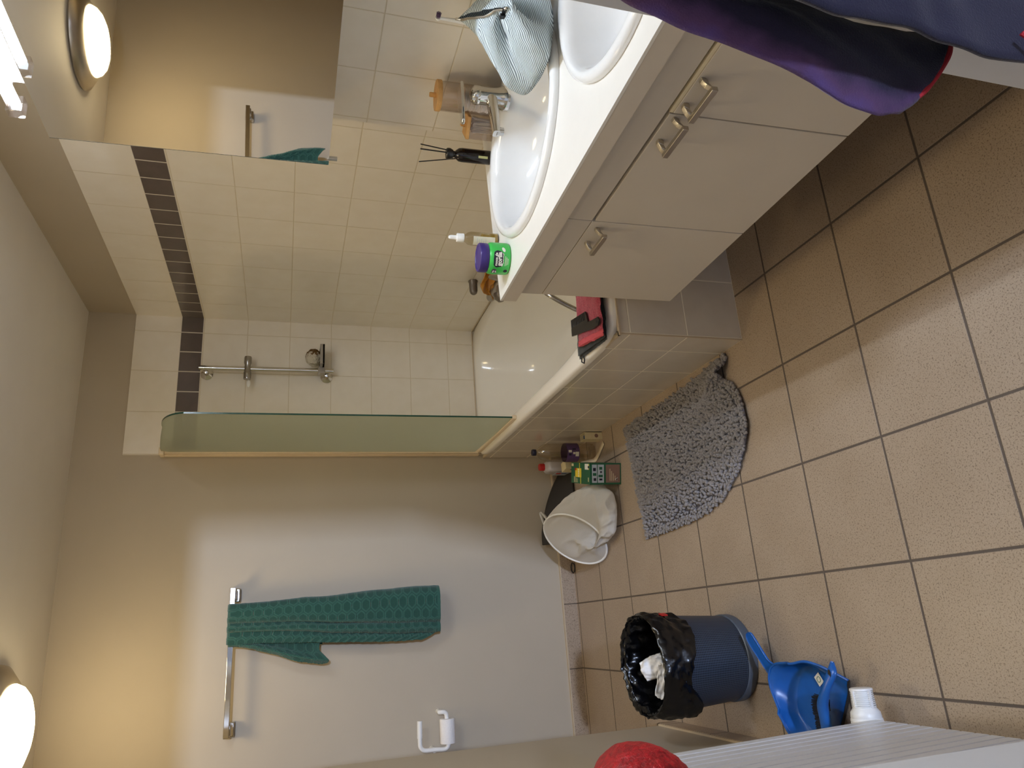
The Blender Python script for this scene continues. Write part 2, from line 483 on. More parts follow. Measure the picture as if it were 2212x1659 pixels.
fr = MB().box((.613, -2.72, 0), (1.6, -2.6, H)).box((-.47, -2.72, 0), (-.226, -2.6, H)).box((-.23, -2.72, 2.04), (.62, -2.6, H))
struct('wall_front', fr, M['paint'])
# white door lining and trims round the doorway the picture is taken through
M['trim'] = plain('white_trim_paint', '#d9d8d6', .4, var=.01)
struct('trim_1', MB().box((.605, -2.734, 0), (.6135, -2.5985, 2.04)).box((.6135, -2.734, 0), (.68, -2.72, 2.1)), M['trim'], bevel=.002)
struct('trim_2', MB().box((-.2265, -2.734, 0), (-.218, -2.588, 2.04)).box((-.29, -2.6, 0), (-.2265, -2.588, 2.1)), M['trim'], bevel=.002)
struct('trim_3', MB().box((-.218, -2.734, 2.032), (.605, -2.6, 2.04)), M['trim'])
# hall behind the photographer
hw = MB().box((-1.9, -13.2, 0), (-1.7, -2.72, 3.7)).box((2.7, -13.2, 0), (2.9, -2.72, 3.7)).box((-1.9, -13.4, 0), (2.9, -13.2, 3.7)).box((1.6, -2.85, 0), (2.8, -2.72, 3.7)).box((-1.8, -2.85, H), (2.8, -2.72, 3.7))
struct('wall_hall', hw, M['hall_paint'])
struct('ceiling_hall', MB().box((-1.9, -13.4, 3.7), (2.9, -2.72, 2.8)), M['paint_ceiling'])
# baseboards: one course of floor tile with a pale joint on top
bb = struct('baseboard_back', MB().box((-1.55, .321, 0), (.746, .3365, .068)), M['base_tile'])
struct('joint', MB().box((-1.55, .3225, .068), (.746, .3365, .074)), M['grout'], bb)
bl = struct('baseboard_left', MB().box((-.4652, -2.6, 0), (-.457, -.542, .068)).box((-1.55, -.55, 0), (-.457, -.542, .068)), M['base_tile_left'])
struct('joint', MB().box((-.4652, -2.6, .068), (-.4585, -.5435, .074)).box((-1.55, -.55, .068), (-.4585, -.5435, .074)), M['grout'], bl)
# bath surround
tp = struct('trim_4', MB().box((.7457, -1.331, 0), (.76, .3295, .432)), M['tile_panel_side'])
struct('end_panel', MB().box((.7463, -1.3345, 0), (1.376, -1.318, .432)), M['tile_panel_end'], tp)
struct('joint', MB().box((.741, -1.332, .432), (.755, .3295, .4385)).box((.741, -1.338, .432), (1.376, -1.325, .4385)).box((.7445, -1.3355, 0), (.749, -1.3315, .432)), M['grout'], tp)

# ================================================================ lights the place has
def ceiling_lamp(x, y, label):
    lamp = thing('ceiling_lamp', (x, y, H), label, 'ceiling lamp', 'round opal ceiling lamps')
    m0 = T(x, y, 0)
    obj('base_ring', MB().lathe([(.0, 2.305), (.212, 2.305), (.216, 2.298), (.212, 2.284), (.168, 2.252), (.12, 2.252)], 64, m0), M['nickel'], lamp)
    obj('lamp_shade', MB().lathe([(.152, 2.252), (.152, 2.246), (.143, 2.228), (.122, 2.211), (.09, 2.199), (.05, 2.192), (.001, 2.189)], 64, m0, cap=False), M['lamp_warm'], lamp)
ceiling_lamp(-.30, -.207, 'round glowing ceiling lamp with warm opal glass dome above the towel rail')
ceiling_lamp(.42, -1.75, 'round warm ceiling lamp above the floor in front of the mirror cabinet, overhead')

# light bar on top of the mirror cabinet
MO = Vector((1.1633, -1.2, 1.7)); MN = Vector((-.99975, -.016, -.0155)); MA = Vector((-.016, .99986, -.004)); MU = Vector((-.0155, .004, .99987))
def mp(a, u, n=0.): return MO+MA*a+MU*u+MN*n
def mbox(mb, a0, a1, u0, u1, n0, n1):
    vs = [mp(a, u, n) for n in (n0, n1) for u in (u0, u1) for a in (a0, a1)]
    mb.add(vs, [(0, 1, 3, 2), (4, 6, 7, 5), (0, 4, 5, 1), (2, 3, 7, 6), (0, 2, 6, 4), (1, 5, 7, 3)]); return mb
AL, AN, UT, UB = -.2199, -1.262, .2911, -.3891
mc = thing('mirror_cabinet', mp((AL+AN)/2, UB), 'wide frameless mirror cabinet on the tiled wall above the two washbasins', 'mirror cabinet')
obj('body', mbox(MB(), AL-.004, AN, UB+.004, UT-.002, -.006, -.205), M['laminate'], mc, smooth=False)
obj('mirror', mbox(MB(), AL, AN, UB, UT, 0, -.005), M['mirror'], mc, smooth=False)
obj('mirror_edge', mbox(MB(), AL+.0012, AL, UB, UT, .0004, -.006), M['mirror_edge'], mc, smooth=False)
cl = MB(); mbox(cl, AL-.02, AL-.03, UB-.022, UB+.004, .001, -.008)
obj('clip', cl, M['chrome'], mc, bevel=.001)
vl = thing('mirror_light', mp(-.8, UT), 'slim fluorescent light bar glowing cold white along the top of the mirror cabinet', 'wall light')
obj('housing', mbox(MB(), -.395, -1.25, UT, UT+.035, -.012, -.085), M['lamp_housing'], vl, bevel=.003)
rf = MB(); mbox(rf, -.392, -1.25, UT+.03, UT+.036, .052, -.02)
obj('reflector', rf, M['lamp_housing'], vl, bevel=.001)
obj('tube', MB().tube([mp(-.415, UT+.012, .058), mp(-.8, UT+.012, .058), mp(-1.24, UT+.012, .058)], .011, 20), M['tube'], vl)
obj('end_cap', mbox(MB(), -.386, -.413, UT-.004, UT+.03, .078, .036), M['acrylic'], vl, bevel=.002)

def light(name, kind, loc, power, color, size):
    l = bpy.data.lights.new(name, kind); l.energy = power; l.color = color
    o = bpy.data.objects.new(name, l); COL.objects.link(o); o.location = loc
    if kind == 'POINT': l.shadow_soft_size = size
    return o
# tall window at the far end of the hall, behind the photographer
hl_ = light('hall_window', 'AREA', (1.05, -10.5, 3.0), 1250, (.58, .71, 1.), 0)
hl_.data.shape = 'RECTANGLE'; hl_.data.size = .42; hl_.data.size_y = .9
hl_.rotation_euler = (PI/2, 0, math.atan2(-.6, 9)*-1+.0)
# ================================================================ bath and shower
def rrect(cx, cy, hx, hy, n, N=96):
    pts = []
    for k in range(N):
        a = 2*PI*k/N; c, s_ = cos(a), sin(a)
        pts.append((cx+hx*math.copysign(abs(c)**(2/n), c), cy+hy*math.copysign(abs(s_)**(2/n), s_)))
    return pts
bt = thing('bathtub', (1.09, -.503, 0), 'white bathtub with wide rim built into the tiled corner under the shower rail', 'bathtub')
tub = MB(); N = 128
lv = [(.352, .8305, 14, .432), (.353, .8315, 14, .448), (.350, .8285, 14, .457), (.343, .822, 13, .461), (.315, .797, 6, .461), (.300, .785, 4.5, .459), (.291, .777, 4.2, .452), (.284, .765, 4, .435),
      (.268, .735, 3.8, .33), (.245, .69, 3.6, .2), (.215, .64, 3.4, .12), (.15, .55, 3, .09), (.05, .2, 2.4, .083), (.002, .01, 2, .082)]
vs = []
for hx, hy, n, z in lv: vs += [(x, y, z) for x, y in rrect(1.0895, -.503, hx, hy, n, N)]
fs = [(j*N+k, j*N+(k+1) % N, (j+1)*N+(k+1) % N, (j+1)*N+k) for j in range(len(lv)-1) for k in range(N)]
tub.add(vs, fs)
obj('tub', tub, M['enamel'], bt, angle=60)
obj('sealant', MB().tube([(.79, .327, .460), (1.08, .3275, .460), (1.443, .3275, .460)], .004, 8).tube([(1.443, .325, .460), (1.443, -.6, .460), (1.443, -1.33, .460)], .004, 8), M['grout'], bt)
obj('drain', MB().lathe([(0, .0865), (.026, .0865), (.03, .084), (.03, .08)], 24, T(1.09, -.95, 0)), M['chrome'], bt)
# glass screen on the rim, hinged on the back wall
sw = thing('shower_screen', (.765, -.02, .46), 'frosted green glass shower screen with rounded top corner on the bath rim', 'shower screen')
X0, X1 = .764, .770
out = [(.292, .492), (-.338, .470)]
for k in range(1, 13):
    a = PI/2*k/12; out.append((-.338+.20*(1-cos(a)), 1.762+.115*sin(a)))
out += [(.02, 1.905), (.15, 1.925), (.22, 1.934), (.262, 1.936), (.292, 1.88)]
g = MB(); n = len(out)
g.add([(X0+.004*0, y, z) for y, z in out]+[(X1, y, z) for y, z in out], [tuple(range(n)), tuple(range(2*n-1, n-1, -1))])
obj('glass', g, M['frosted'], sw, smooth=False)
ed = MB(); ed.add([(X0-.0003, y, z) for y, z in out]+[(X1+.0003, y, z) for y, z in out], [(i, i+1, n+i+1, n+i) for i in range(1, n-2)])
obj('glass_edge', ed, M['glass_edge'], sw, smooth=False)
pr = MB().box((.752, .3, .466), (.784, .329, 1.935)).box((.757, .278, .474), (.777, .302, 1.93)).box((.7535, .3, .47), (.7555, .2985, 1.93))
obj('hinge_profile', pr, M['cream_plastic'], sw, bevel=.004)
obj('bottom_seal', MB().box((.758, -.345, .4615), (.776, .278, .479)), M['cream_plastic'], sw, bevel=.003)
obj('top_cap', MB().box((.750, .272, 1.925), (.786, .3285, 1.948)), M['cream_plastic'], sw, bevel=.005)
# sliding shower rail
sr = thing('shower_rail', (1.166, .30, 1.2), 'chrome vertical shower rail with empty slider on the tiled back wall', 'shower rail')
obj('bar', MB().tube([(1.166, .268, 1.805), (1.168, .268, 1.5), (1.169, .268, 1.192)], .0115, 20), M['chrome'], sr)
for zc_ in (1.775, 1.222):
    b = MB().lathe([(0, 0), (.028, 0), (.028, .004), (.018, .012), (.012, .016), (.011, .05), (0, .054)], 28, T(1.154, .329, zc_) @ Rx(PI/2))
    obj('bracket', b, M['chrome'], sr)
sl = MB().lathe([(.012, -.056), (.0165, -.057), (.0175, -.052), (.0175, -.024), (.0145, -.016), (.0145, .016), (.0175, .024), (.0175, .05), (.016, .056), (.0, .057)], 24, T(1.170, .262, 1.59) @ Ry(PI/2))
obj('slider', sl, M['chrome_dull'], sr)
obj('slider_lever', MB().ball((1.092, .262, 1.583), .012, sc=(1.6, .8, .7)), M['white_plastic'], sr)
sd = thing('soap_dish', (1.23, .25, 1.235), 'grey plastic soap dish clamped to the bottom of the shower rail', 'soap dish')
obj('tray', MB().box((1.180, .195, 1.237), (1.283, .325, 1.2475)).box((1.180, .195, 1.237), (1.1835, .325, 1.259)).box((1.279, .195, 1.237), (1.283, .325, 1.259)).box((1.18, .195, 1.237), (1.283, .199, 1.259)).box((1.18, .321, 1.237), (1.283, .325, 1.259)), M['silver_plastic'], sd, bevel=.002)
obj('clamp', MB().box((1.150, .248, 1.232), (1.188, .288, 1.266)), M['silver_plastic'], sd, bevel=.004)
sp = MB()
def spf(u, v):
    a = 2*PI*u; b = PI*(v-.5); r = .038*(1+.09*fbm(3*cos(a)*cos(b), 3*sin(a)*cos(b), 3*sin(b))+.05*sin(9*a)*cos(b))
    return Vector((1.233+r*1.08*cos(a)*cos(b), .258+r*cos(b)*sin(a)*1.1, 1.287+r*1.02*sin(b)))
sp.grid(40, 26, spf, wrap=True)
tag(obj('bath_sponge', sp, M['sponge']), 'brown and white scrunched bath sponge sitting on the soap dish', 'sponge')
# bath mixer on the right wall, hose over the tub
mx = thing('bath_mixer', (1.40, -.32, .5), 'brushed grey bath mixer tap on the tiled wall behind the end of the countertop', 'bath tap')
obj('body', MB().tube([(1.396, -.205, .503), (1.39, -.216, .503), (1.388, -.24, .503), (1.388, -.46, .503), (1.39, -.48, .503)], [.012, .021, .0245, .0245, .02], 24), M['silver_plastic'], mx)
obj('spout', MB().tube([(1.33, -.30, .480), (1.345, -.302, .483), (1.375, -.305, .488), (1.40, -.306, .492)], [.012, .026, .028, .026], 24), M['silver_dark'], mx)
obj('spout', MB().tube([(1.322, -.37, .484), (1.335, -.372, .487), (1.36, -.375, .49), (1.40, -.376, .494)], [.012, .027, .03, .028], 24), M['silver_plastic'], mx)
kn = MB().lathe([(.0, .0), (.0225, 0), (.0225, .004), (.0195, .008), (.0185, .05), (.015, .062), (.008, .068), (0, .07)], 28, T(1.4445, -.26, .597) @ Ry(-PI/2))
obj('knob', kn, M['silver_dark'], mx)
for yy in (-.25, -.44):
    obj('wall_flange', MB().lathe([(0, 0), (.03, 0), (.03, .006), (.016, .014), (.015, .05)], 24, T(1.4445, yy, .503) @ Ry(-PI/2)), M['chrome_dull'], mx)
yc = MB()
def ycf(u, v):
    p = interp([(1.43, -.47, .605), (1.425, -.42, .6), (1.418, -.36, .59), (1.408, -.30, .572), (1.40, -.262, .558)], v)
    wv = interp([(.05,), (.052,), (.046,), (.05,), (.03,)], v)[0]
    s_ = u-.5
    f = .012*sin(12*u+5*v)+.008*sin(23*u-9*v)+.008*fbm(4*u, 5*v, 2)
    return Vector((p[0]-.030-f*.9, p[1]-.01*s_, p[2]-.055+s_*wv*2-.01*sin(8*v)+(-.035*max(0, -s_)*v)))
yc.grid(36, 40, ycf)
tag(obj('cleaning_cloth', yc, M['yellow_cloth'], solid=.003), 'crumpled mustard yellow cloth hanging over the bath mixer tap', 'cloth')
hs = MB().tube([interp([(1.37, -.42, .49), (1.32, -.55, .60), (1.23, -.72, .60), (1.10, -.93, .545), (1.03, -1.0, .525), (.985, -1.01, .455), (.96, -1.02, .40), (.95, -1.0, .25), (1.02, -.9, .12), (1.1, -.75, .105)], i/80) for i in range(81)], .0085, 12)
tag(obj('shower_hose', hs, M['chrome_dull']), 'grey flexible shower hose curving down into the bathtub', 'hose')
# folded cloths and comb on the near end of the rim
bk = MB()
def slab(mb, corners, z0, z1, nu=26, nv=22, amp=.004, seed=0, edge=.006):
    (ax, ay), (bx, by), (cx, cy), (dx, dy) = corners
    def f(u, v, top):
        x = lerp(lerp(ax, bx, u), lerp(dx, cx, u), v); y = lerp(lerp(ay, by, u), lerp(dy, cy, u), v)
        e = min(u, 1-u, v, 1-v); k = smooth01(e*12)
        w = amp*fbm(5*u+seed, 5*v, seed)
        j = .006*fbm(7*u+seed, 7*v, seed+3)*(1-k)
        return Vector((x+j, y+j, (lerp((z0+z1)/2, z1, k)+w if top else lerp((z0+z1)/2, z0, k))))
    mb.grid(nu, nv, lambda u, v: f(u, v, True)); mb.grid(nu, nv, lambda u, v: f(u, v, False)); return mb
slab(bk, [(.752, -1.085), (1.02, -1.135), (.99, -1.322), (.735, -1.308)], .461, .474, seed=1)
slab(bk, [(.757, -1.10), (1.02, -1.145), (.985, -1.325), (.738, -1.318)], .4735, .484, seed=4)
dg_ = obj('folded_garment', bk, M['dark_fabric']); tag(dg_, 'folded very dark green garment under the red towel on the bath rim', 'clothing')
lp = MB().tube([(.752, -1.10, .467), (.738, -1.10, .468), (.730, -1.11, .464), (.738, -1.121, .466), (.753, -1.12, .467)], .0022, 8)
obj('strap', lp, M['black_matt'], dg_)
rt = MB(); slab(rt, [(.772, -1.142), (1.03, -1.17), (.99, -1.345), (.736, -1.335)], .4845, .497, 40, 30, .005, 8)
rto = obj('face_towel', rt, M['red_terry']); tag(rto, 'folded red terry towel on the near end of the bath rim', 'towel')
hm = MB(); slab(hm, [(.770, -1.143), (.792, -1.146), (.757, -1.338), (.735, -1.337)], .4855, .4985, 8, 24, .004, 8)
obj('hem', hm, M['red_hem'], rto)
cmb = MB()
CP = [(.820, -1.126), (.786, -1.262), (.776, -1.30), (.774, -1.334), (.785, -1.345), (.797, -1.337), (.806, -1.30), (.822, -1.262)]
zcb = .5005
cmb.prism([(.8175, -1.126), (.784, -1.258), (.773, -1.298), (.771, -1.333), (.784, -1.345), (.797, -1.336), (.803, -1.30), (.812, -1.262), (.850, -1.252), (.8525, -1.243), (.826, -1.243), (.846, -1.132), (.842, -1.127)], zcb, zcb+.005)
d = Vector((.876-.838, 0, 0))
for k in range(14):
    t_ = k/13; bx, by = lerp(.842, .822, t_), lerp(-1.129, -1.243, t_)
    cmb.box((0, -.0028, 0), (.046, .0028, .004), T(bx-.014, by, zcb+.0004) @ Rz(-.06))
co_ = obj('comb', cmb, M['black_plastic'], bevel=.0008); tag(co_, 'black wide-toothed comb lying across the red towel', 'comb')
obj('hanging_hole', MB().lathe([(0, 0), (.005, 0), (.005, .0006), (0, .0006)], 16, T(.784, -1.327, zcb+.005)), M['label_black'], co_)
# ================================================================ towel rail and green towel
tr = thing('towel_rail', (-.14, .30, 1.6), 'chrome towel rail fixed to the painted back wall holding a green towel', 'towel rail')
obj('bar', MB().box((-.437, .262, 1.596), (.158, .271, 1.618)), M['chrome'], tr, bevel=.002)
for xx in (-.408, .128):
    obj('bracket', MB().box((xx-.030, .306, 1.578), (xx+.030, .336, 1.622)).box((xx-.022, .274, 1.59), (xx+.022, .308, 1.616)).box((xx-.012, .268, 1.596), (xx+.012, .28, 1.613)), M['chrome'], tr, bevel=.005)
HEXP = .041
def hexd(x, y):
    """distance to the nearest hexagon edge (0 at edge) of a pointy-top lattice"""
    s3 = 3**.5; best = None
    q = x/HEXP; r = y/HEXP
    c = []
    for oy, ox in ((0, 0), (s3/2, .5)):
        j = round((r-oy)/s3); i = round(q-ox)
        for jj in (j-1, j, j+1):
            for ii in (i-1, i, i+1):
                c.append(math.hypot(q-ii-ox, r-(jj*s3+oy)))
    c.sort(); return (c[1]-c[0])/2*HEXP
def hex_h(x, y):
    d_ = hexd(x, y); a = math.exp(-((d_-.0036)/.0014)**2)   # a raised line each side of the seam
    return a
def cloth_layer(mb, prof0, prof1, ztop, zbot, width, nu, nv, amp=.0022, zskew=0, us=0, wob=.004, seed=0, bottomcut=None, topfold=True):
    """cross-section polyline prof (x,y) from top to bottom; ridge pattern in cloth space"""
    L = zfrom = ztop-zbot
    def raw(u, v):
        a = interp(prof0, u); b = interp(prof1, u)
        t = v; k = smooth01(t)
        x = lerp(a[0], b[0], k); y = lerp(a[1], b[1], smooth01(t*1.3))
        zb_ = zbot+zskew*(u-.5)+(bottomcut(u) if bottomcut else 0)
        z = lerp(ztop, zb_, t)
        x += wob*fbm(3*u+seed, 5*v, seed)*smooth01(t*3); y += wob*fbm(3*u, 5*v, seed+9)*smooth01(t*4)
        if topfold and t < .03:
            q = 1-t/.03; z += .010*(1-q*q)*0-.0; y += .016*q*q; z = ztop+.004-(.006)*(q*q)+(-L*t)*.6
        return Vector((x, y, z))
    def f(u, v):
        p = raw(u, v); e = .004
        pu = raw(min(u+e, 1), v)-raw(max(u-e, 0), v); pv = raw(u, min(v+e, 1))-raw(u, max(v-e, 0))
        nr = pu.cross(pv)
        if nr.length > 1e-12: nr.normalize()
        if nr.y > 0: nr = -nr
        hem = 1. if (1-v)*L < .014 else 0.
        h = hex_h(v*L*1.0, u*width+us)*(1-hem)
        return (p+nr*(amp*h+.0006*fbm(140*u, 200*v)), (max(h, hem*.55),))
    mb.grid(nu, nv, f, attr=('ridge',)); return mb
Yf = .252
def TP(pts): return [(x, Yf-d_*1.5) for x, d_ in pts]
gt = MB()
top = TP([(.086, -.004), (.082, .010), (.062, .016), (.038, .017), (.020, .014), (.014, .006), (.020, .003), (.014, .002), (.004, .010), (-.012, .013), (-.020, .010), (-.022, .001), (-.016, 0), (-.030, .004), (-.052, .008), (-.074, .004)])
bot = TP([(.118, -.002), (.112, .018), (.082, .030), (.040, .030), (-.004, .026), (-.028, .022), (-.036, .010), (-.026, .005), (-.034, .004), (-.044, .016), (-.064, .020), (-.080, .014), (-.078, .003), (-.074, 0), (-.092, .010), (-.112, .010)])
cloth_layer(gt, top, bot, 1.621, .712, .40, 190, 420, seed=1, bottomcut=lambda u: .0 if u < .82 else .09*((u-.82)/.18)**2)
gto = obj('bath_towel', gt, M['green_towel'], solid=.0035, off=1., angle=180)
tag(gto, 'dark green hexagon-patterned bath towel hanging folded over the chrome rail', 'towel')
bk2 = MB()
cloth_layer(bk2, [(.092, .284), (.07, .288), (.03, .286), (-.03, .288), (-.07, .284)], [(.070, .294), (.04, .297), (0, .293), (-.05, .298), (-.100, .290)], 1.619, 1.228, .30, 60, 130, seed=5, topfold=False)
obj('back_layer', bk2, M['green_towel'], gto, solid=.0035, angle=180)
fl = MB()
cloth_layer(fl, [(-.055, .276), (-.066, .262), (-.074, .252), (-.080, .262)], [(-.070, .274), (-.125, .246), (-.160, .226), (-.178, .240)], 1.615, 1.223, .13, 50, 130, seed=11, topfold=False, bottomcut=lambda u: .02*sin(6*u))
obj('corner_flap', fl, M['green_towel'], gto, solid=.0035, angle=180)
# toilet-roll holder
th = thing('toilet_roll_holder', (-.50, .3, .66), 'white tubular toilet roll holder on the painted wall near the wall corner', 'toilet roll holder')
pth = [(-.452, .272, .810), (-.5, .272, .812), (-.545, .272, .812)]
for k in range(7):
    a = PI/2*k/6; pth.append((-.545-.026*sin(a), .272, .786+.026*cos(a)))
pth += [(-.572, .272, .74), (-.574, .272, .715)]
for k in range(7):
    a = PI/2*k/6; pth.append((-.574+.022*(1-cos(a)), .272, .707-.022*sin(a)))
pth += [(-.53, .272, .684), (-.47, .272, .688), (-.444, .272, .69)]
for k in range(7):
    a = PI/2*k/6; pth.append((-.440+.016*sin(a), .272+.0, .690+.016*(1-cos(a))))
pth += [(-.424, .275, .716), (-.424, .282, .722)]
obj('tube_frame', MB().tube(pth, .0098, 16), M['white_plastic'], th)
obj('sleeve', MB().tube([(-.450, .272, .8105), (-.520, .272, .812)], .0118, 16), M['white_plastic'], th)
obj('wall_mount', MB().tube([(-.573, .27, .75), (-.573, .336, .75)], .011, 16), M['white_plastic'], th)
obj('wall_mount', MB().tube([(-.424, .28, .716), (-.424, .336, .716)], .010, 16), M['white_plastic'], th)
rl = MB().lathe([(.011, 0), (.033, 0), (.034, .003), (.034, .097), (.033, .1), (.011, .1), (.011, 0)], 40, T(-.552, .272, .688) @ Ry(PI/2), cap=False)
tag(obj('toilet_roll', rl, M['paper_roll']), 'thin white toilet paper roll on the white holder', 'toilet paper')

# ================================================================ vanity
from mathutils.geometry import tessellate_polygon
ZC = .844
def vobj(name, mb, mat, parent=None, **k): return obj(name, mb.xf(vz), mat, parent, **k)
def vthing(name, loc, *a): return thing(name, vz(loc), *a)
B1 = (1.105, -1.745, .252, .288); B2 = (1.09, -2.333, .252, .258)
def ell(b, s, N=72): return [(b[0]+b[2]*s*cos(2*PI*k/N), b[1]+b[3]*s*sin(2*PI*k/N)) for k in range(N)]
def plate(z0, z1, outer, holes):
    mb = MB(); loops = [outer]+holes
    flat = [Vector((x, y, 0)) for lp_ in loops for x, y in lp_]
    tri = tessellate_polygon([[Vector((x, y, 0)) for x, y in lp_] for lp_ in loops])
    n = len(flat)
    mb.add([(p.x, p.y, z1) for p in flat]+[(p.x, p.y, z0) for p in flat], [tuple(t) for t in tri]+[tuple(i+n for i in reversed(t)) for t in tri])
    o = 0
    for lp_ in loops:
        m = len(lp_)
        mb.f += [(o+i, o+(i+1) % m, n+o+(i+1) % m, n+o+i) for i in range(m)]; o += m
    return mb
ct = vobj('countertop', plate(ZC-.006, ZC, [(.781, -1.436), (1.375, -1.364), (1.375, -2.597), (.781, -2.597)], [ell(B1, .95), ell(B2, .95)]), M['counter'], smooth=False)
tag(ct, 'long white countertop carrying two oval washbasins', 'countertop')
vobj('front_edge', plate(ZC-.046, ZC-.006, [(.7815, -1.4365), (1.374, -1.366), (1.374, -2.596), (.7815, -2.596)], [ell(B1, .96), ell(B2, .96)]), M['counter_edge'], ct, smooth=False)
def basin(b, label):
    t = vthing('washbasin', (b[0], b[1], ZC), label, 'washbasin')
    t['group'] = 'oval washbasins in the countertop'
    prof = [(1, 1, .0005, 0), (1.003, 1.003, .006, 0), (.995, .995, .0125, 0), (.965, .965, .016, 0), (.90, .93, .0165, -.006), (.84, .895, .014, -.016), (.80, .868, .006, -.022), (.785, .855, -.006, -.024), (.77, .84, -.03, -.025), (.72, .79, -.075, -.026), (.60, .66, -.108, -.024), (.42, .46, -.125, -.02), (.2, .2, -.134, -.014), (.06, .055, -.137, -.01)]
    N = 80; vs = [(b[0]+dx+b[2]*sx*cos(2*PI*k/N), b[1]+b[3]*sy*sin(2*PI*k/N), ZC+z) for sx, sy, z, dx in prof for k in range(N)]
    fs = [(j*N+k, j*N+(k+1) % N, (j+1)*N+(k+1) % N, (j+1)*N+k) for j in range(len(prof)-1) for k in range(N)]
    mb = MB(); mb.add(vs, fs); vobj('bowl', mb, M['ceramic'], t, angle=70)
    vobj('drain', MB().lathe([(0, .004), (.018, .004), (.023, .001), (.022, -.006)], 28, T(b[0]-.01, b[1], ZC-.136)), M['chrome'], t)
    return t
basin(B1, 'oval white washbasin with the chrome tap, between the black bottle and the striped pouch')
basin(B2, 'oval white washbasin cut by the picture edge, in front of the striped pouch')
# cabinets hung below
XF = .80
def handle(y, z, parent):
    """bow handle, legs at y+-.032 on the face"""
    hh = MB()
    yy = .034
    pts = [(XF+.001, y-yy+.002, z+.010), (XF-.010, y-yy, z+.009), (XF-.020, y-yy-.002, z+.003), (XF-.026, y-yy-.004, z-.004)]
    for sgn in (1, -1):
        q = [Vector((p[0], y+sgn*(p[1]-y), p[2])) for p in pts]
        for a, b_ in zip(q[:-1], q[1:]):
            w = .0055; o = Vector((0, w, 0)); h = Vector((.0025, 0, .006))
            hh.add([a-o-h, a+o-h, a+o+h, a-o+h, b_-o-h, b_+o-h, b_+o+h, b_-o+h], [(0, 1, 2, 3), (7, 6, 5, 4), (0, 4, 5, 1), (1, 5, 6, 2), (2, 6, 7, 3), (3, 7, 4, 0)])
    hh.box((XF-.031, y-yy-.010, z-.009), (XF-.0215, y+yy+.010, z+.003))
    vobj('handle', hh, M['nickel'], parent, bevel=.0012)
def cabinet(y0, y1, label, doors, pale=None):
    t = vthing('vanity_cabinet', ((XF+1.37)/2, (y0+y1)/2, .33), label, 'bathroom cabinet', 'white cabinets under the countertop')
    vobj('carcass', MB().box((XF+.019, y1, .33), (1.372, y0, .62)).box((XF+.019, y1, .62), (XF+.035, y0, .797)).box((XF+.019, y0-.016, .62), (1.372, y0, .797)), M['laminate'], t, smooth=False)
    vobj('fascia', MB().box((XF, y1+.001, .7265), (XF+.018, y0-.001, .797)), M['laminate'], t, bevel=.0012)
    for a, b_, zt, hy in doors:
        d = vobj('door', MB().box((XF, b_, .326), (XF+.018, a, zt)), M['laminate'], t, bevel=.0012)
        handle(hy, .692, d)
    if pale: vobj('door_top_lit_strip', MB().box((XF+.001, pale[1], .7135), (XF+.0175, pale[0], .7205)), M['lit_edge_tint'], t)  # pale strip above the near door: its lit top edge, put into colour
    return t
cabinet(-1.451, -1.8455, 'narrow single-door white cabinet hanging beside the bathtub', [(-1.4515, -1.8435, .7245, -1.783)])
cabinet(-1.846, -2.592, 'double-door white cabinet hanging beneath the two washbasins', [(-1.8465, -2.224, .7185, -2.18), (-2.227, -2.591, .7125, -2.285)], (-2.2275, -2.59))
# tap
tp_ = vthing('basin_tap', (1.288, -1.648, ZC), 'chrome single-lever tap at the back of the washbasin by the cotton jars', 'tap')
tm = T(1.288, -1.650, ZC)
vobj('body', MB().lathe([(.034, .0), (.034, .012), (.031, .018), (.026, .032), (.024, .055), (.0235, .082)], 36, tm), M['chrome'], tp_)
spv = MB(); nP = 22
for i in range(nP):
    pass
def spf(u, v):
    x = lerp(1.30, 1.158, v); z = ZC+lerp(.050, .043, v)-.002*sin(PI*v)
    wd = interp([(.019,), (.018,), (.0155,), (.014,), (.0135,), (.013,)], v)[0]; ht = lerp(.018, .0095, v**.7)
    a = 2*PI*u; c_, s_ = cos(a), sin(a)
    return Vector((x, -1.652-.012*v+wd*math.copysign(abs(c_)**.6, c_), z+ht*math.copysign(abs(s_)**.6, s_)))
spv.grid(28, 26, spf, wrap=True)
o0 = len(spv.v)-28; spv.f.append(tuple(range(o0, o0+28)))
vobj('spout', spv, M['chrome'], tp_)
vobj('aerator', MB().lathe([(.0, -.006), (.011, -.006), (.0115, .012), (.0, .012)], 24, T(1.166, -1.664, ZC+.030)), M['chrome'], tp_)
vobj('cartridge_dome', MB().lathe([(.0245, .080), (.026, .086), (.025, .094), (.018, .102), (.006, .106), (0, .1065)], 36, tm), M['chrome'], tp_)
lvx = MB().prism([(1.312, -.020), (1.305, -.026), (1.27, -.0245), (1.215, -.013), (1.196, -.011), (1.190, -.004), (1.190, .004), (1.196, .011), (1.215, .013), (1.27, .0245), (1.305, .026), (1.312, .020)], 0, .0085, T(0, -1.650, ZC+.1005) @ Ry(-.02))
vobj('lever', lvx, M['chrome'], tp_, bevel=.003)
vobj('emblem', MB().lathe([(0, 0), (.0045, 0), (.004, .001), (0, .001)], 20, T(1.2655, -1.651, ZC+.089) @ Ry(-1.3)), M['black_plastic'], tp_)
vobj('popup_rod', MB().tube([(1.322, -1.634, ZC), (1.326, -1.628, ZC+.045)], .002, 8).lathe([(0, 0), (.006, 0), (.006, .008), (0, .008)], 14, T(1.326, -1.628, ZC+.045)), M['chrome'], tp_)
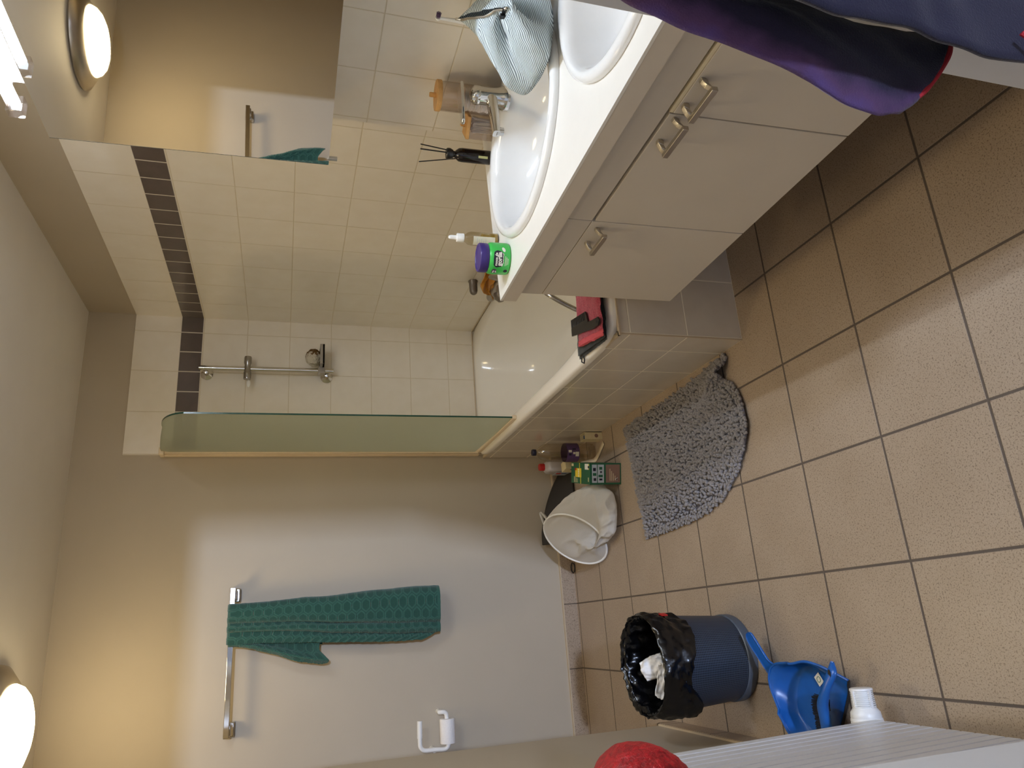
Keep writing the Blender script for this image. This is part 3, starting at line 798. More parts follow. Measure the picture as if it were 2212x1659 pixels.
# acrylic jars with bamboo lids
j1 = vthing('cotton_pad_jar', (1.312, -1.602, ZC), 'tall round clear jar with bamboo lid, half filled with cotton pads', 'jar')
jm = T(1.312, -1.602, ZC)
vobj('container', MB().lathe([(.0, .0), (.0385, .0), (.0395, .003), (.0395, .176), (.0375, .176), (.0375, .005), (0, .005)], 48, jm, cap=False), M['acrylic'], j1)
ld = vobj('lid', MB().lathe([(0, .1765), (.041, .1765), (.0415, .178), (.0415, .188), (.041, .1895), (0, .1895)], 48, jm), M['bamboo'], j1)
vobj('knob', MB().lathe([(.0065, .1895), (.0065, .205), (.0055, .207), (0, .207)], 20, jm), M['bamboo'], ld)
for k in range(24):
    z = ZC+.0055+k*.0045
    pass
pads = MB()
cp = []
for k in range(25):
    cp.append((1.312+random.uniform(-.002, .002), -1.602+random.uniform(-.002, .002), ZC+.006+k*.0043))
pad0 = None
for k, (x, y, z) in enumerate(cp):
    if pad0 is None:
        pad0 = vobj('cotton_pad', MB().lathe([(0, 0), (.029, 0), (.0305, .0015), (.0305, .0025), (.029, .004), (0, .004)], 28, T(x, y, z)), M['cotton'])
        tag(pad0, 'round white cotton pad stacked in the tall bamboo-lidded jar', 'cotton pad', 'cotton pads in the tall jar')
        pbase = Vector(pad0.location); p0 = vz(cp[0])
    else:
        c = pad0.copy(); COL.objects.link(c); c.location = pbase+vz((x, y, z))-p0
j2 = vthing('cotton_swab_jar', (1.302, -1.508, ZC), 'low square clear jar with bamboo lid holding cotton swabs', 'jar')
jm2 = T(1.302, -1.508, ZC) @ Rz(.62)
hs_ = .031
vobj('container', MB().box((-hs_, -hs_, 0), (hs_, hs_, .003), jm2).box((-hs_, -hs_, .003), (-hs_+.002, hs_, .078), jm2).box((hs_-.002, -hs_, .003), (hs_, hs_, .078), jm2).box((-hs_+.002, -hs_, .003), (hs_-.002, -hs_+.002, .078), jm2).box((-hs_+.002, hs_-.002, .003), (hs_-.002, hs_, .078), jm2), M['acrylic'], j2, smooth=False)
l2 = vobj('lid', MB().box((-.0325, -.0325, .0785), (.0325, .0325, .0885), jm2), M['bamboo'], j2, bevel=.002)
vobj('knob', MB().lathe([(.006, .0885), (.006, .101), (0, .103)], 18, jm2), M['bamboo'], l2)
sw0 = None
for k in range(46):
    x, y = random.uniform(-.021, .021), random.uniform(-.021, .021)
    ln = .066
    sx, sy = random.uniform(-.12, .12), random.uniform(-.12, .12)
    mt = T(*vz((jm2 @ Vector((x*.85, y*.85, .0045))))) @ Rx(sx*.9) @ Ry(sy*.9)
    if sw0 is None:
        sw0 = obj('cotton_swab', MB().lathe([(0, 0), (.0022, .002), (.0024, .008), (.0012, .013), (.0011, .053), (.0024, .058), (.0022, .064), (0, .066)], 8), M['cotton'])
        tag(sw0, 'thin cotton swab standing in the square bamboo-lidded jar', 'cotton swab', 'cotton swabs in the square jar')
        c = sw0
    else:
        c = sw0.copy(); COL.objects.link(c)
    c.matrix_world = mt; c.location = mt.translation; c.rotation_euler = mt.to_euler()
# reed diffuser
rd = vthing('reed_diffuser', (1.250, -1.436, ZC), 'black reed diffuser bottle with black sticks behind the washbasin rim', 'reed diffuser')
rm = T(1.250, -1.436, ZC)
vobj('bottle', MB().lathe([(0, 0), (.0195, 0), (.0205, .002), (.0205, .086), (.019, .096), (.013, .104), (.009, .108), (.009, .114)], 36, rm), M['diffuser_glass'], rd)
vobj('collar', MB().lathe([(.008, .112), (.0125, .1135), (.0165, .122), (.0165, .130), (.014, .1335), (.006, .133), (.0, .13)], 32, rm), M['black_plastic'], rd)
vobj('label', MB().lathe([(.0207, .012), (.0207, .040)], 10, rm @ Rz(math.atan2(-1.75, -1.33)-.17), cap=False, a0=0, a1=.34), M['pale_label'], rd)
for dx, dy, L in ((-.020, -.058+.10, .095), (.004, -.008, .095), (.012, .004, .094), (-.008, -.022, .097), (.02, -.014, .094), (.016, -.02, .096)):
    vobj('reed', MB().tube([(1.250+dx*.1, -1.436+dy*.1, ZC+.06), (1.250+dx*.75, -1.436+dy*.75, ZC+.128+L*.86)], .0016, 8), M['black_matt'], rd)
# dropper bottle
db = vthing('dropper_bottle', (.962, -1.452, ZC), 'small clear dropper bottle with white cap and yellow oil on the countertop', 'bottle')
dm_ = T(.962, -1.452, ZC)
vobj('glass', MB().lathe([(0, 0), (.0185, 0), (.0195, .003), (.0195, .078), (.017, .087), (.011, .094), (.0095, .097), (.0095, .104)], 36, dm_), M['clear_glass'], db)
vobj('oil', MB().lathe([(0, .003), (.0175, .003), (.018, .02), (.018, .047), (0, .047)], 30, dm_), M['oil'], db)
vobj('label', MB().lathe([(.0198, .012), (.0198, .074)], 22, dm_ @ Rz(math.atan2(-1.744, -1.037)-.95), cap=False, a0=0, a1=1.35), M['label_cream'], db)
ang0 = math.atan2(-1.744, -1.037)-.35
for k in range(5):
    vobj('print_line', MB().lathe([(.0199, .062-k*.006), (.0199, .0632-k*.006)], 10, dm_ @ Rz(ang0-.4), cap=False, a0=0, a1=(.9, .75, .85, .6, .8)[k]), M['grey_card'], db)
cpz = vobj('cap', MB().lathe([(.0115, .098), (.0125, .099), (.0125, .117), (.0115, .1185), (0, .1185)], 32, dm_), M['white_plastic'], db)
vobj('rubber_bulb', MB().lathe([(.008, .1185), (.0062, .122), (.0062, .134), (.0052, .139), (.003, .1415), (0, .142)], 24, dm_), M['white_plastic'], db)
# hair gel jar
gj = vthing('hair_gel_jar', (.858, -1.534, ZC), 'green hair gel jar with purple lid and wordmark at the countertop corner', 'jar')
gm = T(.858, -1.534, ZC); RJ = .0425
vobj('jar', MB().lathe([(0, 0), (.038, 0), (.0405, .002), (RJ, .006), (RJ, .046), (.0415, .052), (.038, .057), (.035, .060)], 56, gm), M['green_gel'], gj)
vobj('lid', MB().lathe([(.0385, .0585), (.039, .060), (.039, .079), (.037, .0815), (.033, .0815), (.032, .080), (0, .080)], 56, gm), M['purple_plastic'], gj)
phi = math.atan2(-1.662, -.933)
def wrap(r, dphi, zc_, rot=0.):
    def w(p):
        x, y = p.x*cos(rot)-p.y*sin(rot), p.x*sin(rot)+p.y*cos(rot)
        a = phi+dphi+x/r; rr = r+p.z
        return vz((gm.translation.x+rr*cos(a), gm.translation.y+rr*sin(a), gm.translation.z+zc_+y))
    return w
def patch(poly, r, dphi, zc_, mat, name, rot=0., n=14):
    """outline wrapped on the jar: fan of thin slices"""
    w = wrap(r, dphi, zc_, rot)
    xs = [p[0] for p in poly]; x0, x1 = min(xs), max(xs)
    def yr(x):
        ys = []
        for (ax, ay), (bx, by) in zip(poly, poly[1:]+poly[:1]):
            if (ax-x)*(bx-x) <= 0 and ax != bx: ys.append(ay+(by-ay)*(x-ax)/(bx-ax))
        return (min(ys), max(ys)) if ys else (0, 0)
    mb = MB(); vs = []
    for i in range(n+1):
        x = lerp(x0+1e-5, x1-1e-5, i/n); a, b = yr(x)
        vs += [w(Vector((x, a, 0))), w(Vector((x, b, 0)))]
    mb.add(vs, [(2*i, 2*i+2, 2*i+3, 2*i+1) for i in range(n)])
    return obj(name, mb, mat, gj, smooth=False)
patch([(-.023, -.010), (-.012, -.013), (.012, -.012), (.022, -.009), (.0235, .003), (.019, .012), (.0, .0135), (-.019, .012), (-.024, .004)], RJ+.0003, .0, .0345, M['label_black'], 'wordmark_patch')
text_mesh('moco de', .0098, wrap(RJ+.0009, -.03, .0405), M['label_white'], gj, bold=.0003)
text_mesh('gorila', .0165, wrap(RJ+.0009,   .0, .0315), M['label_white'], gj, bold=.0006)
text_mesh('gorilla snot gel', .0046, wrap(RJ+.0009, .05, .0222), M['label_white'], gj)
patch([(-.008, -.006), (.006, -.006), (.0085, 0), (.006, .006), (-.008, .006)], RJ+.0003, -.88, .0425, M['label_purple'], 'gel_flag')
text_mesh('hair\ngel', .0058, wrap(RJ+.0008, -.90, .0415), M['label_white'], gj)
patch([(.0055*cos(2*PI*k/20), .0055*sin(2*PI*k/20)) for k in range(20)], RJ+.0003, -.82, .012, M['label_black'], 'round_mark', n=20)
patch([(.0075*cos(2*PI*k/20), .0042*sin(2*PI*k/20)) for k in range(20)], RJ+.0004, .62, .0205, M['label_white'], 'oval_mark', .3, 20)
for k in range(3):
    patch([(-.013+.002*k, -.0006), (.013-.003*k, -.0006), (.013-.003*k, .0006), (-.013+.002*k, .0006)], RJ+.0004, -.12, .0160-.0035*k, M['label_white'], 'print_line')
# striped pouch
zp = vthing('striped_pouch', (1.20, -1.93, ZC), 'slouching blue-grey striped corduroy pouch with dark zip between the washbasins', 'pouch')
pm = MB()
PD = Vector((.58, .81, 0)); PE = Vector((-.81, .58, 0))
def pouch(u, v):
    a = 2*PI*u
    c = interp([(1.185, -1.962), (1.19, -1.965), (1.195, -1.97), (1.20, -1.985), (1.205, -2.0), (1.205, -2.0)], v)
    r1 = interp([(.115,), (.152,), (.146,), (.128,), (.108,), (.098,)], v)[0]
    r2 = interp([(.09,), (.118,), (.105,), (.078,), (.040,), (.006,)], v)[0]
    z = interp([(.017,), (.040,), (.080,), (.115,), (.145,), (.158,)], v)[0]
    c_, s_ = cos(a), sin(a)
    k = sin(PI*min(v*1.05, 1))
    fold = -.045*math.exp(-((a-2.2)/.30)**2)*math.exp(-((v-.62)/.26)**2)+.020*math.exp(-((a-1.75)/.22)**2)*math.exp(-((v-.55)/.3)**2)-.030*math.exp(-((a-3.1-.9*v)/.22)**2)*math.exp(-((v-.45)/.28)**2)+.016*math.exp(-((a-2.65-.7*v)/.2)**2)*math.exp(-((v-.42)/.3)**2)-.02*math.exp(-((a-.7)/.3)**2)*math.exp(-((v-.5)/.25)**2)
    f = 1+k*(.05*sin(3*a+4*v)+.06*fbm(1.6*c_, 1.6*s_, 2.2*v+3))
    p = Vector((c[0], c[1], 0))+PD*((r1*f+fold*1.5)*c_)+PE*((r2*f+fold*1.3)*s_)
    z = z+.035*smooth01((v-.45)/.55)*c_+.010*fbm(2*c_, 2*s_, 4*v)*v
    p.z = ZC+max(z, .0175)
    sv = .80*p.z+.55*p.y-.18*p.x+.004*fbm(3*c_, 3*s_, 3*v)
    return vz(p), (sv,)
pm.grid(160, 90, pouch, wrap=True, attr=('sv',))
ob = obj('fabric', pm, M['cord'], zp, angle=180)
zpts = [pouch(u, 1.)[0]+Vector((-.001, 0, .003)) for u in [.5*i/24 for i in range(25)]]
obj('zip', MB().tube(zpts, .0026, 8), M['nickel'], zp)
tabm = T(*(zpts[-6]+Vector((-.006, 0, -.006)))) @ Ry(-.3)
pl_ = obj('zip_pull', MB().box((-.004, -.018, -.0045), (-.001, .004, .0045), tabm).box((-.008, .0, -.006), (.0, .010, .006), tabm), M['black_plastic'], zp, bevel=.001)
# electric toothbrush behind the pouch
tb = vthing('electric_toothbrush', (1.305, -1.872, ZC), 'electric toothbrush with white neck and navy handle behind the striped pouch', 'toothbrush')
bm_ = T(1.305, -1.872, ZC)
vobj('handle', MB().lathe([(0, 0), (.0135, 0), (.0145, .01), (.0145, .11), (.013, .132), (.0095, .146), (.006, .152)], 28, bm_), M['navy_plastic'], tb)
vobj('grip', MB().lathe([(.0147, .03), (.0147, .118), (.0135, .130)], 14, bm_ @ Rz(2.6), cap=False, a0=0, a1=1.5), M['white_plastic'], tb)
vobj('neck', MB().lathe([(.0075, .152), (.0065, .158), (.0042, .200), (.0036, .222), (.004, .230), (0, .232)], 20, bm_), M['white_plastic'], tb)
hd = vobj('brush_head', MB().lathe([(0, 0), (.0062, 0), (.0065, .003), (.005, .006), (0, .006)], 24, T(1.305, -1.872, ZC+.229) @ Rx(-PI/2) @ T(0, 0, -.002)), M['white_plastic'], tb)
br = MB()
for k in range(26):
    a = k*2.4; r = .0052*math.sqrt((k+.5)/26)
    br.tube([(1.305+r*cos(a), -1.876, ZC+.229+r*sin(a)), (1.305+r*cos(a)*1.1, -1.8875, ZC+.229+r*sin(a)*1.1)], .0007, 5)
vobj('bristles', br, M['label_purple'], hd, kind=None)
# ================================================================ things on the floor
# --- chenille bath mat
far = [(.692, -.447), (.60, -.462), (.492, -.482), (.40, -.495), (.334, -.506), (.219, -.524)]
left = [(.219, -.524), (.222, -.64), (.226, -.748), (.236, -.89), (.254, -1.017), (.288, -1.112), (.345, -1.195)]
near = [(.735, -1.232), (.70, -1.236), (.672, -1.222), (.655, -1.206), (.622, -1.245), (.575, -1.276), (.52, -1.29), (.46, -1.288), (.40, -1.25), (.345, -1.195)]
right = [(.692, -.447), (.697, -.60), (.702, -.80), (.709, -.99), (.722, -1.12), (.735, -1.232)]
def matpt(u, v):
    a = interp(far, u); b = interp(near, u); c = interp(right, v); d = interp(left, v)
    P00, P10, P01, P11 = far[0], far[-1], near[0], near[-1]
    x = (1-v)*a[0]+v*b[0]+(1-u)*c[0]+u*d[0]-((1-u)*(1-v)*P00[0]+u*(1-v)*P10[0]+(1-u)*v*P01[0]+u*v*P11[0])
    y = (1-v)*a[1]+v*b[1]+(1-u)*c[1]+u*d[1]-((1-u)*(1-v)*P00[1]+u*(1-v)*P10[1]+(1-u)*v*P01[1]+u*v*P11[1])
    z = .003+.045*math.exp(-((u-.21)/.085)**2)*smooth01((v-.70)/.28)+.008*math.exp(-((u-.75)/.2)**2)*smooth01((v-.85)/.15)
    return Vector((x, y, z))
bmt = thing('bath_mat', (.46, -.86, 0), 'rumpled grey chenille bath mat on the floor along the bath panel', 'bath mat')
mb = MB(); mb.grid(60, 70, matpt)
obj('backing', mb, M['mat_base'], bmt, solid=.004, off=0., angle=180)
pl = MB(); rng = random.Random(3)
nu, nv = 46, 84
for j in range(nv):
    for i in range(nu):
        u = (i+.5+rng.uniform(-.45, .45))/nu; v = (j+.5+rng.uniform(-.45, .45))/nv
        p = matpt(u, v); e = .01
        n = (matpt(min(u+e, 1), v)-p).cross(matpt(u, min(v+e, 1))-p)
        if n.length < 1e-9: n = Vector((0, 0, 1))
        n.normalize()
        if n.z < 0: n = -n
        ou = (u-.5)*2; ov = (v-.5)*2
        lean = Vector((rng.uniform(-1, 1), rng.uniform(-1, 1), 0))*.75
        if u > .93: lean += Vector((-1, -.1, 0))*1.0
        if v > .94: lean += Vector((.0, -1, 0))*1.2
        if v < .05: lean += Vector((0, .8, 0))
        d = (n+lean).normalized(); L = rng.uniform(.013, .019); r = rng.uniform(.0046, .0062)
        q = [p+d*(L*t) for t in (.0, .35, .75, 1.)]
        pl.tube(q, [r*.8, r, r*.95, r*.45], 6, cap=True)
po = obj('pile', pl, M['mat_pile'], bmt, kind='stuff', angle=180)
ed = MB().tube([matpt(i/50, 1)+Vector((0, -.002, .002)) for i in range(51)], .0045, 8)
obj('binding', ed, M['mat_base'], bmt)
# --- mesh laundry bag, open ring towards the room
lb = thing('mesh_laundry_bag', (.32, -.12, 0), 'white ribbed mesh laundry bag slumped open beside the green box', 'laundry bag')
RC = Vector((.276, -.025, .112)); rtop = Vector((.352, .075, .228)); rbot = Vector((.205, -.125, .010)); 
ax1 = (rtop-rbot).normalized(); nrm = Vector((-.62, -.62, .48)); nrm = (nrm-ax1*nrm.dot(ax1)).normalized(); ax2 = nrm.cross(ax1)
RC = (rtop+rbot)/2; ra = (rtop-rbot).length/2; rb = .118
def ringp(a, k=1.): return RC+ax1*(ra*cos(a)*k)+ax2*(rb*sin(a)*k)
h1 = Vector((ax1.x, ax1.y, 0)).normalized(); h2 = Vector((0, 0, 1)).cross(h1)
SPN = [tuple(RC), (.322, -.085, .135), (.352, -.155, .118), (.366, -.195, .075), (.366, -.205, .030), (.366, -.205, .004)]
def bagf(u, v):
    a = 2*PI*u; k = v
    ctr = Vector(interp(SPN, k)); b = smooth01(k*1.5)
    e1 = ax1.lerp(h1, b).normalized(); e2 = ax2.lerp(h2, b).normalized()
    R1_ = interp([(ra,), (.138,), (.128,), (.130,), (.118,), (.003,)], k)[0]
    R2_ = interp([(rb,), (.128,), (.128,), (.134,), (.120,), (.003,)], k)[0]
    c_, s_ = cos(a), sin(a); kk = smooth01(k*3)
    cre = 1-abs(fbm(1.3*c_+2, 1.3*s_, 2.4*k+1, 2))*3.2
    w = 1+kk*(.11*cre*(1-k*.3)-.06+.05*fbm(2.5*c_, 2.5*s_, 4*k+7)+.05*sin(5*a+7*k)+.03*abs(fbm(4*c_, 4*s_, 6*k)))
    p = ctr+e1*(R1_*c_*w)+e2*(R2_*s_*w)
    if k > .05: p.z += .018*kk*(cre-.5)*(1-k)
    if p.z < .006: p.z = .006-.0005*c_
    return p, (.42*v+.035*s_+.02*fbm(2*c_, 2*s_, 2*k),)
bg = MB(); bg.grid(150, 80, bagf, wrap=True, attr=('sv',))
obj('mesh_body', bg, M['mesh_bag'], lb, angle=180)
obj('rim', MB().tube([ringp(2*PI*k/64) for k in range(64)], .0048, 10, closed=True), M['white_plastic'], lb)
hp = []
for i in range(13):
    t = i/12; a = lerp(-.10, -.42, t)
    hp.append(ringp(a)+ax1*(.062*sin(PI*t))-nrm*(.055*sin(PI*t)))
hl = MB(); wd = nrm*.009
for i in range(13): hl.v += [tuple(hp[i]-wd), tuple(hp[i]+wd)]
hl.f = [(2*i, 2*i+1, 2*i+3, 2*i+2) for i in range(12)]
hl.at['sv'] = [.004*(i % 2) for i in range(26)]
obj('handle', hl, M['mesh_bag'], lb, solid=.0018)
# --- black ribbed mat leaning on the wall behind the bag
bmk = MB()
def blk(u, v):
    x = lerp(.29, .70, u); top = interp([(.150,), (.148,), (.135,), (.118,), (.095,), (.066,), (.030,), (.004,)], u)[0]
    y = lerp(.20, .312, v); z = .004+top*v
    return Vector((x, y-.004*0, z))
bmk.grid(60, 24, lambda u, v: blk(u, v)+Vector((0, .0012*sin(v*90), .0008*sin(v*90))))
tag(obj('rubber_mat', bmk, M['black_rubber'], solid=.012, off=1.), 'black ribbed rubber mat leaning against the wall behind the laundry bag', 'rubber mat')
# --- green carton
gb = thing('green_carton', (.52, -.265, 0), 'green printed cardboard box with yellow panel beside the laundry bag', 'box')
g0 = T(.5155, -.342, 0) @ Rz(-.30+.06) 
GW, GD, GH = .092, .215, .148
obj('box', MB().box((-GW/2, 0, 0), (GW/2, GD, GH), g0), M['green_card'], gb, bevel=.001)
def card(mat, x0, x1, a0, a1, face, name, e=.0006):
    if face == 'front': bx_ = MB().box((x0, -e, a0), (x1, 0, a1), g0)
    else: bx_ = MB().box((x0, a0, GH), (x1, a1, GH+e), g0)
    return obj(name, bx_, mat, gb, smooth=False)
card(M['brown_card'], -.038, .040, .006, .073, 'front', 'brown_panel')
card(M['grey_card'], -.038, .040, .082, .111, 'front', 'grey_panel')
card(M['grey_card'], -.038, .040, .115, .138, 'front', 'grey_panel')
for k, (x0, x1, a0, a1) in enumerate(((-.028, -.02, .090, .104), (-.014, -.004, .088, .108), (.004, .012, .092, .1), (.018, .03, .09, .104), (-.03, -.018, .119, .131), (-.008, .004, .118, .134), (.012, .026, .120, .133))):
    card(M['green_card'] if k % 2 else M['label_black'], x0, x1, a0, a1, 'front', 'print_mark', .0010)
for k in range(4): card(M['cream_card'], -.03, .022-.01*k, .052-.008*k, .0545-.008*k, 'front', 'print_line', .0010)
tri = MB().tube([g0 @ Vector((-.024+.008*cos(a), -.0012, .022+.008*sin(a))) for a in (PI/2, PI/2+2*PI/3, PI/2+4*PI/3)], .0014, 6, closed=True)
obj('triangle_mark', tri, M['label_white'], gb)
card(M['yellow_card'], -.018, .022, .095, .165, 'top', 'yellow_panel')
card(M['red_plastic'], .012, .022, .150, .168, 'top', 'red_mark', .0012)
for k in range(4):
    obj('bulb_mark', MB().lathe([(0, GH+.0006), (.0042, GH+.0006), (.004, GH+.0012), (0, GH+.0012)], 14, g0 @ T(.016-.0095*k, .125, 0)), M['label_white'], gb)
card(M['label_white'], .018, .043, .014, .055, 'top', 'white_panel')
card(M['yellow_card'], .018, .043, .008, .014, 'top', 'yellow_strip')
card(M['label_black'], .024, .034, .008, .020, 'top', 'print_mark', .0012)
card(M['cream_card'], -.034, -.016, .012, .020, 'top', 'print_mark')
card(M['yellow_card'], -.046, -.018, .100, .106, 'top', 'yellow_line'); card(M['yellow_card'], .022, .046, .112, .118, 'top', 'yellow_line')
for k in range(4): card(M['cream_card'], -.042, -.024+.003*k, .140+.012*k, .144+.012*k, 'top', 'print_line')
card(M['cream_card'], .03, .042, .185, .208, 'top', 'print_mark')
# --- bottles and bits next to the bath panel
cb = thing('clear_bottle', (.676, -.068, 0), 'large clear plastic bottle with purple label and dark cap by the bath panel', 'bottle')
cm = T(.676, -.068, 0)
pr_ = [(0, .004), (.032, .0), (.042, .006), (.044, .03)]
for k in range(16):
    z = .035+k*.012
    if .085 < z < .150: pr_ += [(.0435, z)]
    else: pr_ += [(.044, z), (.0425, z+.006)]
pr_ += [(.044, .228), (.041, .245), (.033, .262), (.022, .276), (.0145, .284), (.0135, .292)]
obj('body', MB().lathe(pr_, 48, cm), M['pet'], cb, angle=70)
pa = math.atan2(-3.13, -.75)
obj('label', MB().lathe([(.0446, .086), (.0446, .148)], 56, cm, cap=False), M['label_purple'], cb)
for k, (da, z0, z1, wd_) in enumerate(((.15, .126, .142, .25), (-.2, .128, .140, .2), (-.05, .108, .12, .22), (.38, .105, .122, .16))):
    obj('print_mark', MB().lathe([(.0449, z0), (.0449, z1)], 6, cm @ Rz(pa+da), cap=False, a0=-wd_/2, a1=wd_/2), M['label_black'] if k % 2 else M['label_cream'], cb)
obj('barcode_panel', MB().lathe([(.0449, .090), (.0449, .107)], 8, cm @ Rz(pa-.15), cap=False, a0=-.24, a1=.24), M['label_cream'], cb)
obj('cap', MB().lathe([(.0145, .290), (.0152, .291), (.0152, .306), (.014, .308), (0, .308)], 28, cm), M['label_black'], cb)
rb_ = thing('cleaner_bottle', (.665, .20, 0), 'flat grey cleaner bottle with red cap standing in the corner by the bath', 'bottle')
fb = MB()
def flask(u, v):
    a = 2*PI*u; c_, s_ = cos(a), sin(a)
    hx = interp([(.030,), (.034,), (.034,), (.033,), (.030,), (.018,)], v)[0]; hy = interp([(.045,), (.05,), (.05,), (.048,), (.042,), (.018,)], v)[0]
    z = interp([(.0,), (.03,), (.07,), (.105,), (.135,), (.152,)], v)[0]
    return Vector((.668+hx*math.copysign(abs(c_)**.55, c_), .215+hy*math.copysign(abs(s_)**.55, s_), z))
fb.grid(48, 24, flask, wrap=True); fb.f.append(tuple(range(47, -1, -1))); 
obj('body', fb, plain('grey_white_bottle', '#b9b4b4', .4), rb_)
obj('cap', MB().lathe([(.0175, .151), (.0185, .152), (.018, .174), (.0165, .177), (0, .177)], 28, T(.668, .215, 0)), M['red_plastic'], rb_)
obj('label', MB().box((.632, .18, .03), (.6335, .25, .10)), M['grey_card'], rb_)
obj('print_mark', MB().box((.6305, .19, .07), (.632, .21, .095)), M['red_plastic'], rb_)
obj('print_mark', MB().box((.6305, .19, .04), (.632, .205, .066)), M['navy_plastic'], rb_)
cr = thing('cream_carton', (.628, .04, 0), 'small cream carton with dark squares lying behind the clear bottle', 'box')
cmx = T(.64, .065, 0) @ Rz(.12)
obj('box', MB().box((-.022, -.03, 0), (.022, .03, .105), cmx), M['cream_card'], cr, bevel=.001)
for k in range(5): obj('print_mark', MB().box((-.0226, -.022, .012+k*.014), (-.022, -.006, .021+k*.014), cmx), M['brown_card'], cr, smooth=False)
sb = thing('small_white_box', (.727, -.19, 0), 'small open cream carton on the floor against the bath panel', 'box')
sm = T(.7265, -.165, 0)
obj('box', MB().box((-.016, -.028, 0), (.016, -.026, .088), sm).box((-.016, .026, 0), (.016, .028, .088), sm).box((-.016, -.026, 0), (-.0145, .026, .088), sm).box((.0145, -.026, 0), (.016, .026, .088), sm).box((-.0145, -.026, 0), (.0145, .026, .002), sm), M['cream_card'], sb, smooth=False)
obj('contents', MB().box((-.012, -.022, .002), (.012, .022, .074), sm), M['navy_plastic'], sb, bevel=.002)
obj('thumb_notch', MB().lathe([(0, 0), (.009, 0), (.009, .0006), (0, .0006)], 20, sm @ T(-.0, -.0283, .03) @ Rx(PI/2)), M['brown_card'], sb, smooth=False)
st = MB(); q = [(.617, -.085, .072), (.628, -.10, .022), (.634, -.108, .009), (.65, -.135, .004), (.69, -.205, .003)]
for i in range(25):
    p = Vector(interp(q, i/24)); w = Vector((.011, .006, 0)); st.v += [tuple(p-w), tuple(p+w)]
st.f = [(2*i, 2*i+1, 2*i+3, 2*i+2) for i in range(24)]
tag(obj('plastic_strip', st, M['cream_plastic'], solid=.0015), 'bent cream plastic strip on the floor by the clear bottle', 'strip')
ht = MB().tube([(.172+.024*cos(2*PI*k/40), .304+.010*sin(2*PI*k/40), .004+.012*(.5+.5*sin(2*PI*k/40))) for k in range(40)], .0026, 8, closed=True)
tag(obj('hair_tie', ht, M['black_matt']), 'thin black hair tie lying at the foot of the back wall', 'hair tie')
# --- waste bin
wbn = thing('waste_bin', (-.225, -1.0, 0), 'blue-grey mesh waste bin lined with a black bag on the tiled floor', 'waste bin')
wm = T(-.225, -1.0, 0)
bb_ = MB()
def binw(u, v):
    a = 2*PI*u; r = lerp(.1285, .148, v); return Vector((-.225+r*cos(a), -1.0+r*sin(a), lerp(.03, .318, v))), (u*2*PI*66, v*150.)
bb_.grid(96, 20, binw, wrap=False, attr=('bu', 'bv'))
obj('mesh_wall', bb_, M['bin_mesh'], wbn, angle=180)
obj('base_band', MB().lathe([(0, .003), (.122, .0), (.1305, .002), (.1325, .008), (.1325, .031), (.1295, .034), (.126, .034), (.124, .02), (0, .02)], 72, wm), M['bin_base'], wbn)
ln = MB()
def linf(u, v):
    a = 2*PI*u; c_, s_ = cos(a), sin(a)
    n1 = fbm(3*c_, 3*s_, 6*v); n2 = fbm(7*c_, 7*s_, 14*v+5)
    if v < .30:      # outer skirt
        t = v/.30; hem = .235+.018*sin(3*a+1)+.02*fbm(2*c_, 2*s_, 1)-.015*cos(a+.9)
        z = lerp(hem, .322, t); r = lerp(.128, .1485, (z-.03)/.288)+.006+.010*n1*(1-t*.5)+.005*n2
        r += .03*math.exp(-(((a-3.75+PI) % (2*PI)-PI)/.28)**2)*(1-t)**.5
        z -= .035*math.exp(-(((a-3.9+PI) % (2*PI)-PI)/.3)**2)*(1-t)
    elif v < .42:
        t = (v-.30)/.12; r = .1535-.012*t+.007*n1+.004*n2; z = .322+.010*sin(PI*t)+.006*n2
    else:
        t = (v-.42)/.58; z = lerp(.322, .07, smooth01(t)**1.2); r = lerp(.1415, .0 if t >= 1 else .10, t**1.5)*(1-.0)+.012*n1*(1-t)+.010*n2
        if t > .8: r *= max(0., (1-t)/.2)
        r = max(r, 1e-4)
    return Vector((-.225+r*c_, -1.0+r*s_, z))
ln.grid(120, 60, linf, wrap=True)
lo_ = obj('liner', ln, M['liner'], wbn, angle=180)
obj('drawstring', MB().box((-.0, -.011, -.010), (.003, .011, .010), T(-.081, -1.052, .262) @ Rz(-.3)), M['red_plastic'], wbn)
hr = MB()
for k in range(120):
    x, y = rng.gauss(0, .03), rng.gauss(0, .028)
    p = Vector((-.19+x, -.985+y, .20-.5*abs(x)-.3*abs(y))); pts = [p]
    d = Vector((rng.uniform(-1, 1), rng.uniform(-1, 1), rng.uniform(-.2, .4)))
    for i in range(6): d = (d+Vector((rng.uniform(-1, 1), rng.uniform(-1, 1), rng.uniform(-.6, .5)))*.5).normalized(); pts.append(pts[-1]+d*.010)
    hr.tube(pts, .0012, 4)
ho = obj('hair_clump', hr, M['hair'], angle=180); tag(ho, 'clump of dark hair in the black-lined waste bin', 'hair'); ho['kind'] = 'stuff'
def tiss(mb, c, ex, ey, w, h, seed, dome):
    c = Vector(c); ex = Vector(ex).normalized(); ey = Vector(ey).normalized(); ez = ex.cross(ey)
    mb.grid(22, 22, lambda u, v: c+ex*(w*(u-.5)*(1-.35*abs(v-.5)))+ey*(h*(v-.5))+ez*(dome*(1-(2*u-1)**2)*(1-.5*(2*v-1)**2)+.010*fbm(3*u+seed, 3*v, seed)+.004*fbm(9*u, 9*v, seed))); return mb
t1 = obj('tissue', tiss(MB(), (-.235, -.965, .272), (.6, .25, .1), (-.3, .6, .55), .072, .080, 2, .022), M['tissue'], solid=.001, angle=180)
tag(t1, 'rounded white crumpled tissue in the middle of the waste bin', 'tissue')
